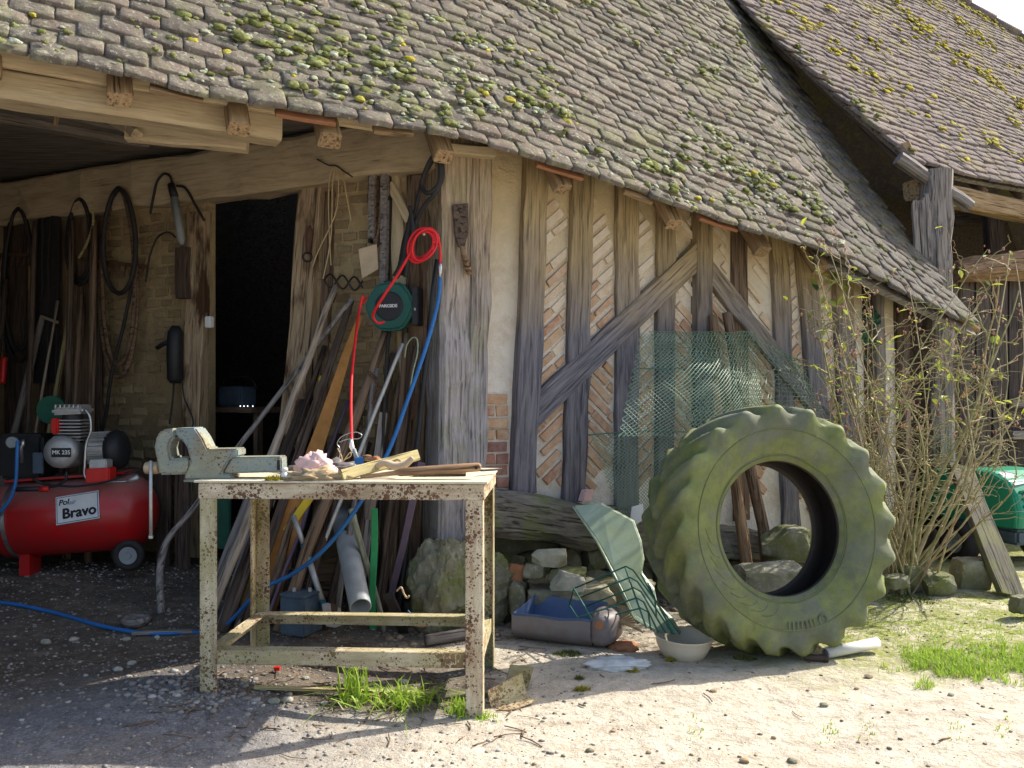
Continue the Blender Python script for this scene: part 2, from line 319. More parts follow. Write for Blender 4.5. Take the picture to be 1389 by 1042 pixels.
def leafmat(name, a, b):
    n = NB(name); c = n.mix(n.var(), a, b); m = n.out(c, 0.5, spec=0.3)
    n.b.inputs['Subsurface Weight'].default_value = 0.0
    tr = n.n('ShaderNodeBsdfTranslucent'); n.l(c, tr.inputs[0]); mx = n.n('ShaderNodeMixShader'); mx.inputs[0].default_value = 0.4
    o = [x for x in n.t.nodes if x.type == 'OUTPUT_MATERIAL'][0]
    n.l(n.b.outputs[0], mx.inputs[1]); n.l(tr.outputs[0], mx.inputs[2]); n.l(mx.outputs[0], o.inputs[0]); return m
M['grass'] = leafmat('grass_blade', (0.22, 0.38, 0.03), (0.38, 0.50, 0.07))
M['straw'] = leafmat('dead_straw', (0.42, 0.36, 0.18), (0.30, 0.24, 0.12))
M['leaf'] = leafmat('rose_leaf', (0.20, 0.30, 0.05), (0.50, 0.50, 0.08))
M['leaf_dark'] = leafmat('ivy_leaf', (0.03, 0.10, 0.06), (0.05, 0.14, 0.05))
M['bud'] = leafmat('rose_bud', (0.48, 0.22, 0.17), (0.55, 0.42, 0.28))
def stemmat():
    n = NB('rose_stem'); v = n.var(); p = n.pos()
    c = n.ramp(v, [(0.0, (0.33, 0.28, 0.13)), (0.35, (0.52, 0.43, 0.26)), (0.65, (0.28, 0.29, 0.13)), (1.0, (0.38, 0.26, 0.16))])
    c = n.mix(n.ramp(n.noise(p, 25, 4), [(0.4, 0.0), (0.7, 0.6)]), c, (0.10, 0.09, 0.05)); return n.out(c, 0.85, spec=0.2)
M['stem'] = stemmat()
def groundmat():
    n = NB('yard_ground'); p = n.pos(); s = n.z()
    big = n.noise(p, 0.9, 5, 0.6); fine = n.noise(p, 16, 8, 0.75); gr = n.noise(p, 95, 4, 0.7)
    sand = n.ramp(fine, [(0.28, (0.30, 0.25, 0.19)), (0.45, (0.50, 0.44, 0.35)), (0.66, (0.62, 0.56, 0.455))])
    grav = n.ramp(n.math('ADD', n.math('MULTIPLY', fine, 0.5), n.math('MULTIPLY', gr, 0.5)), [(0.34, (0.08, 0.076, 0.078)), (0.5, (0.185, 0.175, 0.175)), (0.66, (0.33, 0.315, 0.305))])
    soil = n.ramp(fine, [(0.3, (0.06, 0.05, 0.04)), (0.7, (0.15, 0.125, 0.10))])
    xw = n.math('ADD', s[0], n.math('MULTIPLY', n.math('SUBTRACT', big, 0.5), 1.6))
    k = n.math('MULTIPLY', n.math('ADD', xw, 1.0), 1.3, clamp=True)
    c = n.mix(k, grav, sand)
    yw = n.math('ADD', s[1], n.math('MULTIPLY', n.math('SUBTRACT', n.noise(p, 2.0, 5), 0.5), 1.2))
    # earth against the building, its colour darkened to deepen the bay's shade
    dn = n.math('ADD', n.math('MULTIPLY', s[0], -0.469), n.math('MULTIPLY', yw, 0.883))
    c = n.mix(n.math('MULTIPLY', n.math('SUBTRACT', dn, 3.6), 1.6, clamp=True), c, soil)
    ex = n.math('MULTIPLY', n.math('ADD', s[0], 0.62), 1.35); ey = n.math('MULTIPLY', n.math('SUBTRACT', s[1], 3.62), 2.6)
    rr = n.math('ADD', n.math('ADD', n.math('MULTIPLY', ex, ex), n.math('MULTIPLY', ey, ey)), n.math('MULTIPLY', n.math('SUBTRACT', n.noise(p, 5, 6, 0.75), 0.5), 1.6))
    c = n.mix(n.ramp(rr, [(0.45, 0.9), (0.95, 0.0)]), c, soil)            # dark earth under the bench, with shade painted into its colour
    c = n.mix(n.ramp(n.noise(n.scale(p, (1.0, 2.6, 1.0)), 2.6, 7, 0.72), [(0.50, 0.0), (0.68, 0.55)]), c, (0.27, 0.21, 0.155))      # damp brown streaks
    c = n.mix(n.ramp(n.vor(p, 34), [(0.10, 0.55), (0.22, 0.0)]), c, (0.40, 0.37, 0.32))                                                # gravel trodden in
    # pale speckle, dark crumbs
    c = n.mix(n.ramp(gr, [(0.66, 0.0), (0.72, 0.6)]), c, (0.58, 0.55, 0.50))
    c = n.mix(n.ramp(n.noise(p, 42, 4, 0.7), [(0.30, 0.8), (0.37, 0.0)]), c, (0.12, 0.10, 0.08))
    # moss film on the damp side of the yard
    mx = n.math('MULTIPLY', n.math('SUBTRACT', s[0], 0.75), 1.1, clamp=True)
    my = n.math('MULTIPLY', n.math('SUBTRACT', n.math('SUBTRACT', yw, n.math('MULTIPLY', s[0], 0.10)), 3.45), 2.2, clamp=True)
    mm = n.math('MULTIPLY', n.math('MULTIPLY', mx, my), n.ramp(n.noise(p, 6, 7, 0.78), [(0.38, 0.0), (0.54, 1.0)]))
    c = n.mix(n.math('MULTIPLY', mm, 0.92), c, n.ramp(n.noise(p, 30, 3), [(0.35, (0.13, 0.16, 0.04)), (0.65, (0.32, 0.33, 0.09))]))
    b = n.bump(n.noise(p, 4.5, 6, 0.7), 0.9, 0.05); b = n.bump(fine, 0.8, 0.02, b); b = n.bump(gr, 0.5, 0.005, b)
    return n.out(c, 0.95, nrm=b, spec=0.12)
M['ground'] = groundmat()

# ------------------------------------------------------------------ object helpers
WM = {}
def tag(o, label=None, cat=None, group=None, kind=None):
    if label: o['label'] = label
    if cat: o['category'] = cat
    if group: o['group'] = group
    if kind: o['kind'] = kind
    return o
def place(o, parent=None, mw=None):
    mw = mw or Matrix(); WM[o.name] = mw; o.parent = parent
    o.matrix_basis = WM[parent.name].inverted() @ mw if parent else mw
    return o
def thing(name, label, cat, loc, group=None):
    o = bpy.data.objects.new(name, None); o.empty_display_size = 0.1; col.objects.link(o)
    place(o, None, Matrix.Translation(V(loc))); return tag(o, label, cat, group)
def mkobj(name, me, parent=None, mw=None):
    o = bpy.data.objects.new(name, me); col.objects.link(o); place(o, parent, mw); return o
def mesh(name, vs_, fs, mat, smooth=False):
    me = bpy.data.meshes.new(name); me.from_pydata([tuple(v) for v in vs_], [], fs)
    bm = bmesh.new(); bm.from_mesh(me); bmesh.ops.recalc_face_normals(bm, faces=bm.faces); bm.to_mesh(me); bm.free()
    me.materials.append(M[mat] if isinstance(mat, str) else mat)
    if smooth: me.shade_smooth()
    return me
class MB:
    """Collects pieces given in world coordinates and builds them as one mesh object."""
    def __init__(s): s.v = []; s.f = []
    def add(s, vs_, fs):
        b = len(s.v); s.v += [V(v) for v in vs_]; s.f += [tuple(i + b for i in f) for f in fs]; return s
    def box(s, c, x, y, z):                         # centre and three half axes
        c, x, y, z = V(c), V(x), V(y), V(z)
        vs_ = [c + x * i + y * j + z * k for k in (-1, 1) for j in (-1, 1) for i in (-1, 1)]
        return s.add(vs_, [(0, 2, 3, 1), (4, 5, 7, 6), (0, 1, 5, 4), (2, 6, 7, 3), (0, 4, 6, 2), (1, 3, 7, 5)])
    def tube(s, pts, r, n=8, cap=True):
        pts = [V(p) for p in pts]; m = len(pts); rr = r if isinstance(r, (list, tuple)) else [r] * m
        t0 = (pts[1] - pts[0]).normalized(); a = t0.orthogonal().normalized(); vs_ = []
        for i, p in enumerate(pts):
            t = (pts[min(i + 1, m - 1)] - pts[max(i - 1, 0)]).normalized()
            a = (a - t * a.dot(t)); a = a.normalized() if a.length > 1e-6 else t.orthogonal().normalized(); b = t.cross(a)
            for k in range(n):
                w = 2 * math.pi * k / n; vs_.append(p + (a * math.cos(w) + b * math.sin(w)) * rr[i])
        fs = [(i * n + k, i * n + (k + 1) % n, (i + 1) * n + (k + 1) % n, (i + 1) * n + k) for i in range(m - 1) for k in range(n)]
        if cap: fs += [tuple(range(n - 1, -1, -1)), tuple(range((m - 1) * n, m * n))]
        return s.add(vs_, fs)
    def lathe(s, c, axis, prof, n=24, close=False):  # prof: (along, radius)
        axis = V(axis).normalized(); a = axis.orthogonal().normalized(); b = axis.cross(a); vs_ = []; m = len(prof)
        for (h, r) in prof:
            for k in range(n):
                w = 2 * math.pi * k / n; vs_.append(V(c) + axis * h + (a * math.cos(w) + b * math.sin(w)) * max(r, 1e-4))
        fs = [(i * n + k, i * n + (k + 1) % n, (i + 1) * n + (k + 1) % n, (i + 1) * n + k) for i in range(m - 1) for k in range(n)]
        if close: fs += [((m - 1) * n + k, (m - 1) * n + (k + 1) % n, (k + 1) % n, k) for k in range(n)]
        return s.add(vs_, fs)
    def prism(s, poly, d):                           # poly: world points, d: extrusion vector
        n = len(poly); d = V(d); vs_ = [V(p) for p in poly] + [V(p) + d for p in poly]
        return s.add(vs_, [tuple(range(n)), tuple(range(2 * n - 1, n - 1, -1))] + [(i, i + n, (i + 1) % n + n, (i + 1) % n) for i in range(n)])
    def build(s, name, mat, parent=None, smooth=False, bevel=0.0, origin=None, axis=None, segs=2):
        o = V(origin) if origin else V((sum(v.x for v in s.v) / len(s.v), sum(v.y for v in s.v) / len(s.v), min(v.z for v in s.v)))
        if axis is not None:                         # local x along the piece, so wood grain follows it
            x = V(axis).normalized(); z = V((0, 0, 1)) if abs(x.z) < 0.9 else V((0, -1, 0)); z = (z - x * z.dot(x)).normalized(); y = z.cross(x)
            mw = Matrix.Translation(o) @ Matrix((x, y, z)).transposed().to_4x4()
        else: mw = Matrix.Translation(o)
        inv = mw.inverted(); me = mesh(name, [inv @ v for v in s.v], s.f, mat, smooth)
        if bevel:
            bm = bmesh.new(); bm.from_mesh(me)
            eds = [e for e in bm.edges if len(e.link_faces) == 2 and e.calc_face_angle(0) > 0.5]
            bmesh.ops.bevel(bm, geom=eds, offset=bevel, segments=segs, affect='EDGES', clamp_overlap=True); bm.to_mesh(me); bm.free()
        return mkobj(name, me, parent, mw)

def beam(name, mat, p0, p1, w, h, nrm=(0, -1, 0), parent=None, jit=0.006, segs=8, ch=0.12, bow=0.0, w1=None, h1=None, ragged=0.0):
    """A hewn timber from p0 to p1; h runs along nrm, w across it."""
    p0, p1 = V(p0), V(p1); L = (p1 - p0).length; x = (p1 - p0) / L; z = V(nrm); z = (z - x * z.dot(x)).normalized(); y = z.cross(x)
    mw = Matrix.Translation(p0) @ Matrix((x, y, z)).transposed().to_4x4(); vs_ = []; sd = V((rnd.random() * 50, rnd.random() * 50, 0))
    w1 = w if w1 is None else w1; h1 = h if h1 is None else h1
    for i in range(segs + 1):
        t = i / segs; ww = (w + (w1 - w) * t) / 2; hh = (h + (h1 - h) * t) / 2; c = min(ww, hh) * 2 * ch
        pts = [(-ww + c, -hh), (ww - c, -hh), (ww, -hh + c), (ww, hh - c), (ww - c, hh), (-ww + c, hh), (-ww, hh - c), (-ww, -hh + c)]
        for k, (a, b) in enumerate(pts):
            q = V((t * L * 4, a * 9, b * 9)) + sd; ex = ragged * noise.noise(q * 6) if i in (0, segs) else 0
            vs_.append((t * L + ex, a + jit * 2 * noise.noise(q) + bow * math.sin(math.pi * t), b + jit * 2 * noise.noise(q + V((9, 3, 1)))))
    fs = [(i * 8 + k, i * 8 + (k + 1) % 8, (i + 1) * 8 + (k + 1) % 8, (i + 1) * 8 + k) for i in range(segs) for k in range(8)]
    fs += [tuple(range(7, -1, -1)), tuple(range(segs * 8, segs * 8 + 8))]
    return mkobj(name, mesh(name, vs_, fs, mat), parent, mw)
def spline(pts, n=8):
    P = [V(p) for p in pts]; out = []
    for i in range(len(P) - 1):
        a, b, c, d = P[max(i - 1, 0)], P[i], P[i + 1], P[min(i + 2, len(P) - 1)]
        for k in range(n):
            t = k / n; out.append(0.5 * ((2 * b) + (c - a) * t + (2 * a - 5 * b + 4 * c - d) * t * t + (3 * b - a - 3 * c + d) * t ** 3))
    return out + [P[-1]]
def pole(name, mat, p0, p1, r0, r1=None, label=None, cat='stick', group=None, parent=None, n=8, wob=0.004, segs=9):
    p0, p1 = V(p0), V(p1); r1 = r0 if r1 is None else r1; sd = rnd.random() * 40
    pts = [p0.lerp(p1, i / segs) + V((noise.noise(V((sd, i * 0.5, 0))), noise.noise(V((sd, i * 0.5, 5))), 0)) * wob for i in range(segs + 1)]
    rr = [(r0 + (r1 - r0) * i / segs) * (1 + 0.1 * noise.noise(V((sd, i, 3)))) for i in range(segs + 1)]
    m = MB(); m.tube(pts, rr, n); o = m.build(name, mat, parent, smooth=True, origin=p0, axis=p1 - p0)
    if label: tag(o, label, cat, group)
    return o
def hose(name, mat, pts, r, parent=None, n=8, k=8, label=None, cat=None, group=None):
    m = MB(); m.tube(spline(pts, k), r, n); o = m.build(name, mat, parent, smooth=True)
    return tag(o, label, cat, group) if label else o
def pxprism(name, mat, pts, D, thick, parent=None, bevel=0.004, smooth=False):
    m = MB(); m.prism([at(x, y, D) for x, y in pts], (0, thick, 0)); return m.build(name, mat, parent, bevel=bevel, smooth=smooth)
def rock(name, mat, c, sx, sy, sz, parent=None, seed=0, sub=3, flat=0.25, rotz=0.0, amp=0.28):
    bm = bmesh.new(); bmesh.ops.create_icosphere(bm, subdivisions=sub, radius=1.25); s = V((seed * 3.7, seed * 1.3, 0)); q = random.Random(seed)
    cuts = [(V((a, 0, 0)), 0.92) for a in (-1, 1)] + [(V((0, a, 0)), 0.92) for a in (-1, 1)] + [(V((0, 0, a)), 0.90) for a in (-1, 1)]
    cuts = [((n + V((q.gauss(0, 0.16), q.gauss(0, 0.16), q.gauss(0, 0.16)))).normalized(), d * q.uniform(0.85, 1.0)) for n, d in cuts]
    cuts += [(V((q.gauss(0, 1), q.gauss(0, 1), q.gauss(0, 1))).normalized(), q.uniform(0.82, 1.02)) for _ in range(7)]
    if flat < 0.3: cuts = [(n, d * 1.08) for n, d in cuts[6:]] + [(V((q.gauss(0, 1), q.gauss(0, 1), q.gauss(0, 0.7))).normalized(), q.uniform(0.88, 1.02)) for _ in range(8)]
    for v in bm.verts:
        p = v.co.copy()
        for n, d in cuts:
            k = p.dot(n) - d
            if k > 0: p -= n * k
        k = 1 + amp * 0.35 * noise.noise(v.co * 1.1 + s) + amp * 0.30 * noise.noise(v.co * 2.7 + s) + amp * 0.22 * noise.noise(v.co * 6 + s) + (amp * 0.12 * noise.noise(v.co * 13 + s) if sub > 3 else 0)
        v.co = V((p.x * k * sx, p.y * k * sy, p.z * k * sz))
    me = bpy.data.meshes.new(name); bm.to_mesh(me); bm.free(); me.materials.append(M[mat]); me.shade_smooth()
    try: me.set_sharp_from_angle(angle=math.radians(28))
    except Exception: pass
    return mkobj(name, me, parent, Matrix.Translation(V(c)) @ Matrix.Rotation(rotz, 4, 'Z'))
def text(body, mat, size, mw, parent, ext=0.0008, bold=0.0, name='lettering', shear=0.0):
    cu = bpy.data.curves.new('t', 'FONT'); cu.body = body; cu.size = size; cu.extrude = ext; cu.align_x = 'CENTER'; cu.align_y = 'CENTER'; cu.shear = shear
    o = bpy.data.objects.new('t', cu); col.objects.link(o); dg = bpy.context.evaluated_depsgraph_get()
    me = bpy.data.meshes.new_from_object(o.evaluated_get(dg)); bpy.data.objects.remove(o); me.materials.clear(); me.materials.append(M[mat])
    if bold:                                        # heavier strokes: the outline repeated a hair to each side
        bm = bmesh.new()
        for i, (dx, dy) in enumerate(((0, 0), (bold, 0), (-bold, 0), (0, bold), (0, -bold))):
            k = len(bm.verts); bm.from_mesh(me); bm.verts.ensure_lookup_table()
            for v in bm.verts[k:]: v.co.x += dx; v.co.y += dy; v.co.z += i * 0.00015
        bm.to_mesh(me); bm.free()
    return mkobj(name, me, parent, mw)
def stuffmesh(name, vs_, fs, mat, parent=None, label=None, cat=None, smooth=False):
    me = bpy.data.meshes.new(name); me.from_pydata(vs_ if isinstance(vs_, list) else vs_.tolist(), [], fs); me.materials.append(M[mat] if isinstance(mat, str) else mat)
    if smooth: me.shade_smooth()
    return tag(mkobj(name, me, parent), label, cat, None, 'stuff')

# ================================================================== THE SETTING: ground
def axis_coords(lo, hi, step, far):
    a = list(np.arange(lo, hi, step)); out = []; d = step
    x = lo
    left = []
    while x > -far: d *= 1.5; x -= d; left.append(x)
    d = step; x = hi; right = []
    while x < far: d *= 1.5; x += d; right.append(x)
    return left[::-1] + a + right
gx = axis_coords(-4.5, 5.5, 0.07, 400); gy = axis_coords(1.6, 8.0, 0.07, 400)
gv = [(x, y, gz(x, y)) for y in gy for x in gx]; nx = len(gx)
gf = [(j * nx + i, j * nx + i + 1, (j + 1) * nx + i + 1, (j + 1) * nx + i) for j in range(len(gy) - 1) for i in range(nx - 1)]
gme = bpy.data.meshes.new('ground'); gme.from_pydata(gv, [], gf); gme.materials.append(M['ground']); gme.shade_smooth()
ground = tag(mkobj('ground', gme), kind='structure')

# ================================================================== BARN
barn = thing('timber_framed_barn', 'old timber framed barn with mossy tiled roof and herringbone brick wall', 'barn', rw_p(2.2, 0))
PITCH = math.radians(55); EAVE_N = -3.97
UP1 = -N1 * math.cos(PITCH) + V((0, 0, math.sin(PITCH)))
ES = [(-2.2, 2.66), (-0.216, 2.634), (0.54, 2.584), (1.61, 2.56), (2.13, 2.537), (2.75, 2.457), (3.39, 2.334), (4.67, 2.166), (6.5, 1.98)]
def ez(s): return float(np.interp(s, [a for a, _ in ES], [b for _, b in ES])) + 0.012 * noise.noise(V((s * 2.1, 0, 0)))
def roof_p(s, v, off=0.0):
    p = U1 * s + N1 * EAVE_N + UP1 * v; nrm = N1 * math.sin(PITCH) + V((0, 0, math.cos(PITCH)))
    sag = -0.05 * math.sin(min(v / 4.6, 1) * math.pi) + 0.02 * noise.noise(V((s * 0.9, v * 0.9, 4)))
    return V((p.x, p.y, p.z + ez(s))) + nrm * (off + sag)
def s_end(v): return 4.64 + 0.20 * v
VTOP, S0 = 4.7, -2.1
def gridmesh(P, ns, nv, thick_vec, name, mat, parent):
    vs_ = [P(i / ns, j / nv) for j in range(nv + 1) for i in range(ns + 1)]; n = len(vs_); w = ns + 1
    vs_ += [v + thick_vec for v in vs_[:n]]
    fs = [(j * w + i, j * w + i + 1, (j + 1) * w + i + 1, (j + 1) * w + i) for j in range(nv) for i in range(ns)]
    fs += [tuple(n + k for k in reversed(f)) for f in fs]
    edge = [(i, i + 1) for i in range(ns)] + [(j * w + ns, (j + 1) * w + ns) for j in range(nv)] + [(nv * w + i + 1, nv * w + i) for i in range(ns - 1, -1, -1)] + [((j + 1) * w, j * w) for j in range(nv - 1, -1, -1)]
    fs += [(b, a, n + a, n + b) for a, b in edge]
    return mkobj(name, mesh(name, vs_, fs, mat), parent)
NR1 = N1 * math.sin(PITCH) + V((0, 0, math.cos(PITCH)))
roof = gridmesh(lambda a, b: roof_p(S0 + (s_end(b * VTOP) - 0.03 - S0) * a, 0.10 + b * (VTOP - 0.07), -0.035), 30, 14, -NR1 * 0.03, 'roof', 'w_soffit', barn)
roof['label'] = 'mossy plain tile roof slope sagging along its eave'

# tile meshes: local x across, y up the slope, z out of the roof
def tile_mesh(seed, w=0.168, L=0.24, t=0.023):
    r = random.Random(seed); vs_ = []; ys = [0.0, 0.010, 0.05, 0.105, L]; xs = [-0.5, -0.46, -0.25, 0.0, 0.25, 0.46, 0.5]
    rc = [0.010, 0.003, 0.0, 0.0, 0.0, 0.003, 0.010]; nx_, ny_ = len(xs), len(ys); sd = V((seed * 5.1, 0, 0)); sk = r.uniform(-0.012, 0.012)
    for lay_ in (1, 0):
        for j, y in enumerate(ys):
            for i, x in enumerate(xs):
                nz_ = noise.noise(V((x * 4, y * 18, 0)) + sd)
                yy = y + (rc[i] + sk * x + 0.007 * noise.noise(V((x * 5, 3, 0)) + sd) if j < 2 else 0)
                z = (t if lay_ else 0) + 0.003 * (1 - (2 * x) ** 2) - (0.005 if (j == 0 and lay_) else 0) - (0.003 if i in (0, nx_ - 1) and lay_ else 0) + 0.0035 * nz_
                vs_.append((x * w, yy, z))
    n = nx_ * ny_
    fs = [(j * nx_ + i, j * nx_ + i + 1, (j + 1) * nx_ + i + 1, (j + 1) * nx_ + i) for j in range(ny_ - 1) for i in range(nx_ - 1)]
    ring = [(i, i + 1) for i in range(nx_ - 1)] + [(j * nx_ + nx_ - 1, (j + 1) * nx_ + nx_ - 1) for j in range(ny_ - 1)] + [((j + 1) * nx_, j * nx_) for j in range(ny_ - 1)]
    fs += [(b, a, n + a, n + b) for a, b in ring]
    return vs_, fs
TV = [tile_mesh(i) for i in range(6)]
def tile_field(parent, xf, mat, max_obj, stuff_name):
    """xf: list of (matrix, variant); the largest in view become objects, the rest one stuff mesh."""
    def size(m):
        p = m.translation; d = p - EYE
        if d.y < 0.5: return 0
        px, py = CX + F * d.x / d.y, HY - F * d.z / d.y
        return 0 if px < -40 or px > 1430 or py < -30 or py > 1042 else 1 / d.y
    order = sorted(range(len(xf)), key=lambda i: -size(xf[i][0])); objs = [i for i in order[:max_obj] if size(xf[i][0]) > 0]
    ms = [mesh('tile', a, b, mat, True) for a, b in TV]; oset = set(objs)
    for i in objs: mkobj('tile', ms[xf[i][1]], parent, xf[i][0])
    arr = [np.array(a) for a, _ in TV]; vs_ = []; fs = []; base = 0
    for i, (m, k) in enumerate(xf):
        if i in oset: continue
        mm = np.array(m); vs_.append(arr[k] @ mm[:3, :3].T + mm[:3, 3]); fs += [tuple(a + base for a in f) for f in TV[k][1]]; base += len(arr[k])
    if vs_: stuffmesh(stuff_name, np.concatenate(vs_), fs, mat, parent, smooth=True)
def lay(P, s0, send, v0, vtop, w, e, slip, tilt, seed, ragged=0.05):
    r = random.Random(seed); out = []; j = 0; v = v0
    while v < vtop:
        s = (s0(v) if callable(s0) else s0) + (w / 2 if j % 2 else 0) + r.uniform(-0.015, 0.015); end = send(v) + r.uniform(-ragged, ragged)
        while s < end:
            if r.random() > 0.004:
                dv = r.gauss(0, slip) * (3.0 if r.random() < 0.05 else 1.0)
                p = P(s, v + dv); x = (P(s + 0.08, v + dv) - P(s - 0.08, v + dv)).normalized(); y = (P(s, v + dv + 0.1) - p); y = (y - x * y.dot(x)).normalized(); z = x.cross(y)
                m = Matrix.Translation(p + z * 0.008) @ Matrix((x, y, z)).transposed().to_4x4()
                m = m @ Matrix.Rotation(r.gauss(0, 0.03) * (3 if r.random() < 0.04 else 1), 4, 'Z') @ Matrix.Rotation(tilt + r.gauss(0, 0.02), 4, 'X') @ Matrix.Rotation(r.gauss(0, 0.022), 4, 'Y') @ Matrix.Diagonal((r.uniform(0.96, 1.05), 1, r.uniform(0.9, 1.35), 1))
                out.append((m, r.randrange(6)))
            s += w + r.uniform(-0.004, 0.006)
        v += e * r.uniform(0.95, 1.05); j += 1
    return out
X1 = lay(roof_p, S0, s_end, -0.035, VTOP - 0.1, 0.172, 0.097, 0.007, math.radians(-7.5), 3)
tile_field(roof, X1, M['tile'], 300, 'tile_field')

def ico(sub):
    bm = bmesh.new(); bmesh.ops.create_icosphere(bm, subdivisions=sub, radius=1.0)
    v = np.array([tuple(a.co) for a in bm.verts]); f = [tuple(x.index for x in a.verts) for a in bm.faces]; bm.free(); return v, f
ICO2 = ico(2); ICO1 = ico(1)
def moss_field(parent, P, nrm, sampler, n, mat, seed, name='moss', smin=0.010, smax=0.03, flat=0.75, lift=0.03):
    r = random.Random(seed); vs_ = []; fs = []; base = 0; nr = np.array(nrm)
    for _ in range(n):
        s, v, k = sampler(r); c = P(s, v, lift)
        for _ in range(r.choice((1, 1, 2, 3)) if k else 1):
            R = r.uniform(smin, smax) * (1.35 if k else 0.8); q = np.array(c) + np.array([r.gauss(0, R), r.gauss(0, R), r.gauss(0, R * 0.6)])
            vv = ICO2[0].copy(); ph = r.random() * 60
            dsp = np.array([1 + 0.55 * noise.noise(V(tuple(a * 1.6)) + V((ph, 0, 0))) + 0.30 * noise.noise(V(tuple(a * 4)) + V((ph, 3, 0))) for a in vv]); vv = vv * dsp[:, None] * R
            along = vv @ nr; vv = vv - np.outer(along * (1 - flat), nr); vv = vv + np.outer(vv @ np.array(U1), np.array(U1)) * r.uniform(0.0, 0.9)
            vs_.append(vv + q); fs += [tuple(a + base for a in f) for f in ICO2[1]]; base += len(vv)
    return stuffmesh(name, np.concatenate(vs_), fs, mat, parent, smooth=True)
def samp1(r):
    while True:
        s, v = r.uniform(-1.2, 5.4), abs(r.gauss(0, 1.7))
        if v > 4.4 or s > s_end(v): continue
        d = noise.noise(V((s * 1.1, v * 1.1, 2.0))) + 0.5 * noise.noise(V((s * 3.3, v * 3.3, 1.0)))
        if r.random() < 0.42 + d * 0.9 - 0.05 * max(0, s - 2): return s, v, d > 0.12
moss_field(roof, roof_p, NR1, samp1, 1250, 'moss', 5, smin=0.005, smax=0.020, flat=0.45, lift=0.026)
moss_field(roof, roof_p, NR1, samp1, 1100, 'moss_pale', 6, name='pale_moss', smin=0.004, smax=0.015, flat=0.4, lift=0.026)
moss_field(roof, roof_p, NR1, samp1, 60, 'moss_yel', 9, name='yellow_moss', smin=0.007, smax=0.018, flat=0.5)

# dull lower roof strip that folds away to the right
SB0, SB1 = roof_p(4.45, 0.02, -0.05), at(1330, 452, 6.30)
ST0, ST1 = roof_p(s_end(4.4) - 0.25, 4.4, -0.05), at(1000, -20, 8.75)
def strip_p(a, b, off=0.0):
    p = (SB0 * (1 - a) + SB1 * a) * (1 - b) + (ST0 * (1 - a) + ST1 * a) * b
    return p + V((0.45, -0.62, 0.64)) * off + V((0, 0, -0.16)) * math.sin(math.pi * b) * a
strip = gridmesh(lambda a, b: strip_p(a, b, -0.03), 8, 12, V((-0.01, 0.02, -0.03)), 'lower_roof', 'w_soffit', barn)
strip['label'] = 'dull grey tiled roof strip folding down under the other roof'
def strip_sv(s, v, off=0.0): return strip_p(min(max(s / 1.45, 0), 1.02), v / 4.3, off)
XS = lay(lambda s, v: strip_p(s / max(0.25, (1.45 - 0.25 * v)), v / 4.3), 0.0, lambda v: max(0.2, 1.45 - 0.25 * v), 0.0, 4.2, 0.165, 0.095, 0.007, math.radians(-5), 8, 0.02)
tile_field(strip, XS, M['tile_dull'], 150, 'tile_field')
moss_field(strip, strip_sv, (0.45, -0.62, 0.64), lambda r: (r.uniform(0, 1.4), r.uniform(0, 4.0), False), 260, 'moss_dark', 21, smin=0.006, smax=0.018)

# rafters with sawn ends under the eave, and the plates that carry them
for s in (-0.75, -0.27, 0.227, 0.728, 1.155, 1.75, 2.48, 3.27, 3.99, 4.5):
    dn = rnd.uniform(0.0, 0.03)
    beam('rafter', 'rafter', roof_p(s, -0.015 - dn, -0.125), roof_p(s, 4.5, -0.125), 0.10, 0.085, NR1, barn, segs=10, jit=0.008)
pl = -4.27
def nrow(s, n, z): p = U1 * s + N1 * n; return V((p.x, p.y, z))
beam('wall_plate', 'beam_dusty', nrow(-2.2, pl + 0.03, 2.575), nrow(0.95, pl + 0.03, 2.555), 0.14, 0.15, N1, barn, segs=14)
beam('eave_board', 'beam_dusty', nrow(-2.2, -4.10, 2.685), nrow(1.45, -4.13, 2.63), 0.10, 0.03, N1, barn, segs=14)
beam('strut', 'beam_dusty', at(172, 178, 4.35), at(336, 193, 4.42), 0.10, 0.07, (0, -1, 0), barn, segs=8)
beam('strut', 'beam_dusty', at(128, 148, 4.55), at(186, 184, 4.30), 0.05, 0.05, (0, -1, 0), barn, segs=6)
for (px, py, ln) in ((78, 158, 0.07), (130, 152, 0.05)): beam('batten_end', 'rafter', at(px, py, 4.3), at(px - 2, py + 14, 4.3), 0.022, 0.02, (0, -1, 0), barn, segs=3)
# a few laths and slipped tiles showing raw orange at the eave
for s, L in ((0.45, 0.22), (1.02, 0.28), (1.45, 0.2), (2.42, 0.3), (2.95, 0.2), (3.55, 0.3)):
    beam('lath', 'terra' if L > 0.25 else 'rafter', roof_p(s - L / 2, 0.0, -0.03), roof_p(s + L / 2, 0.0, -0.03), 0.05, 0.02, NR1, barn, segs=4)

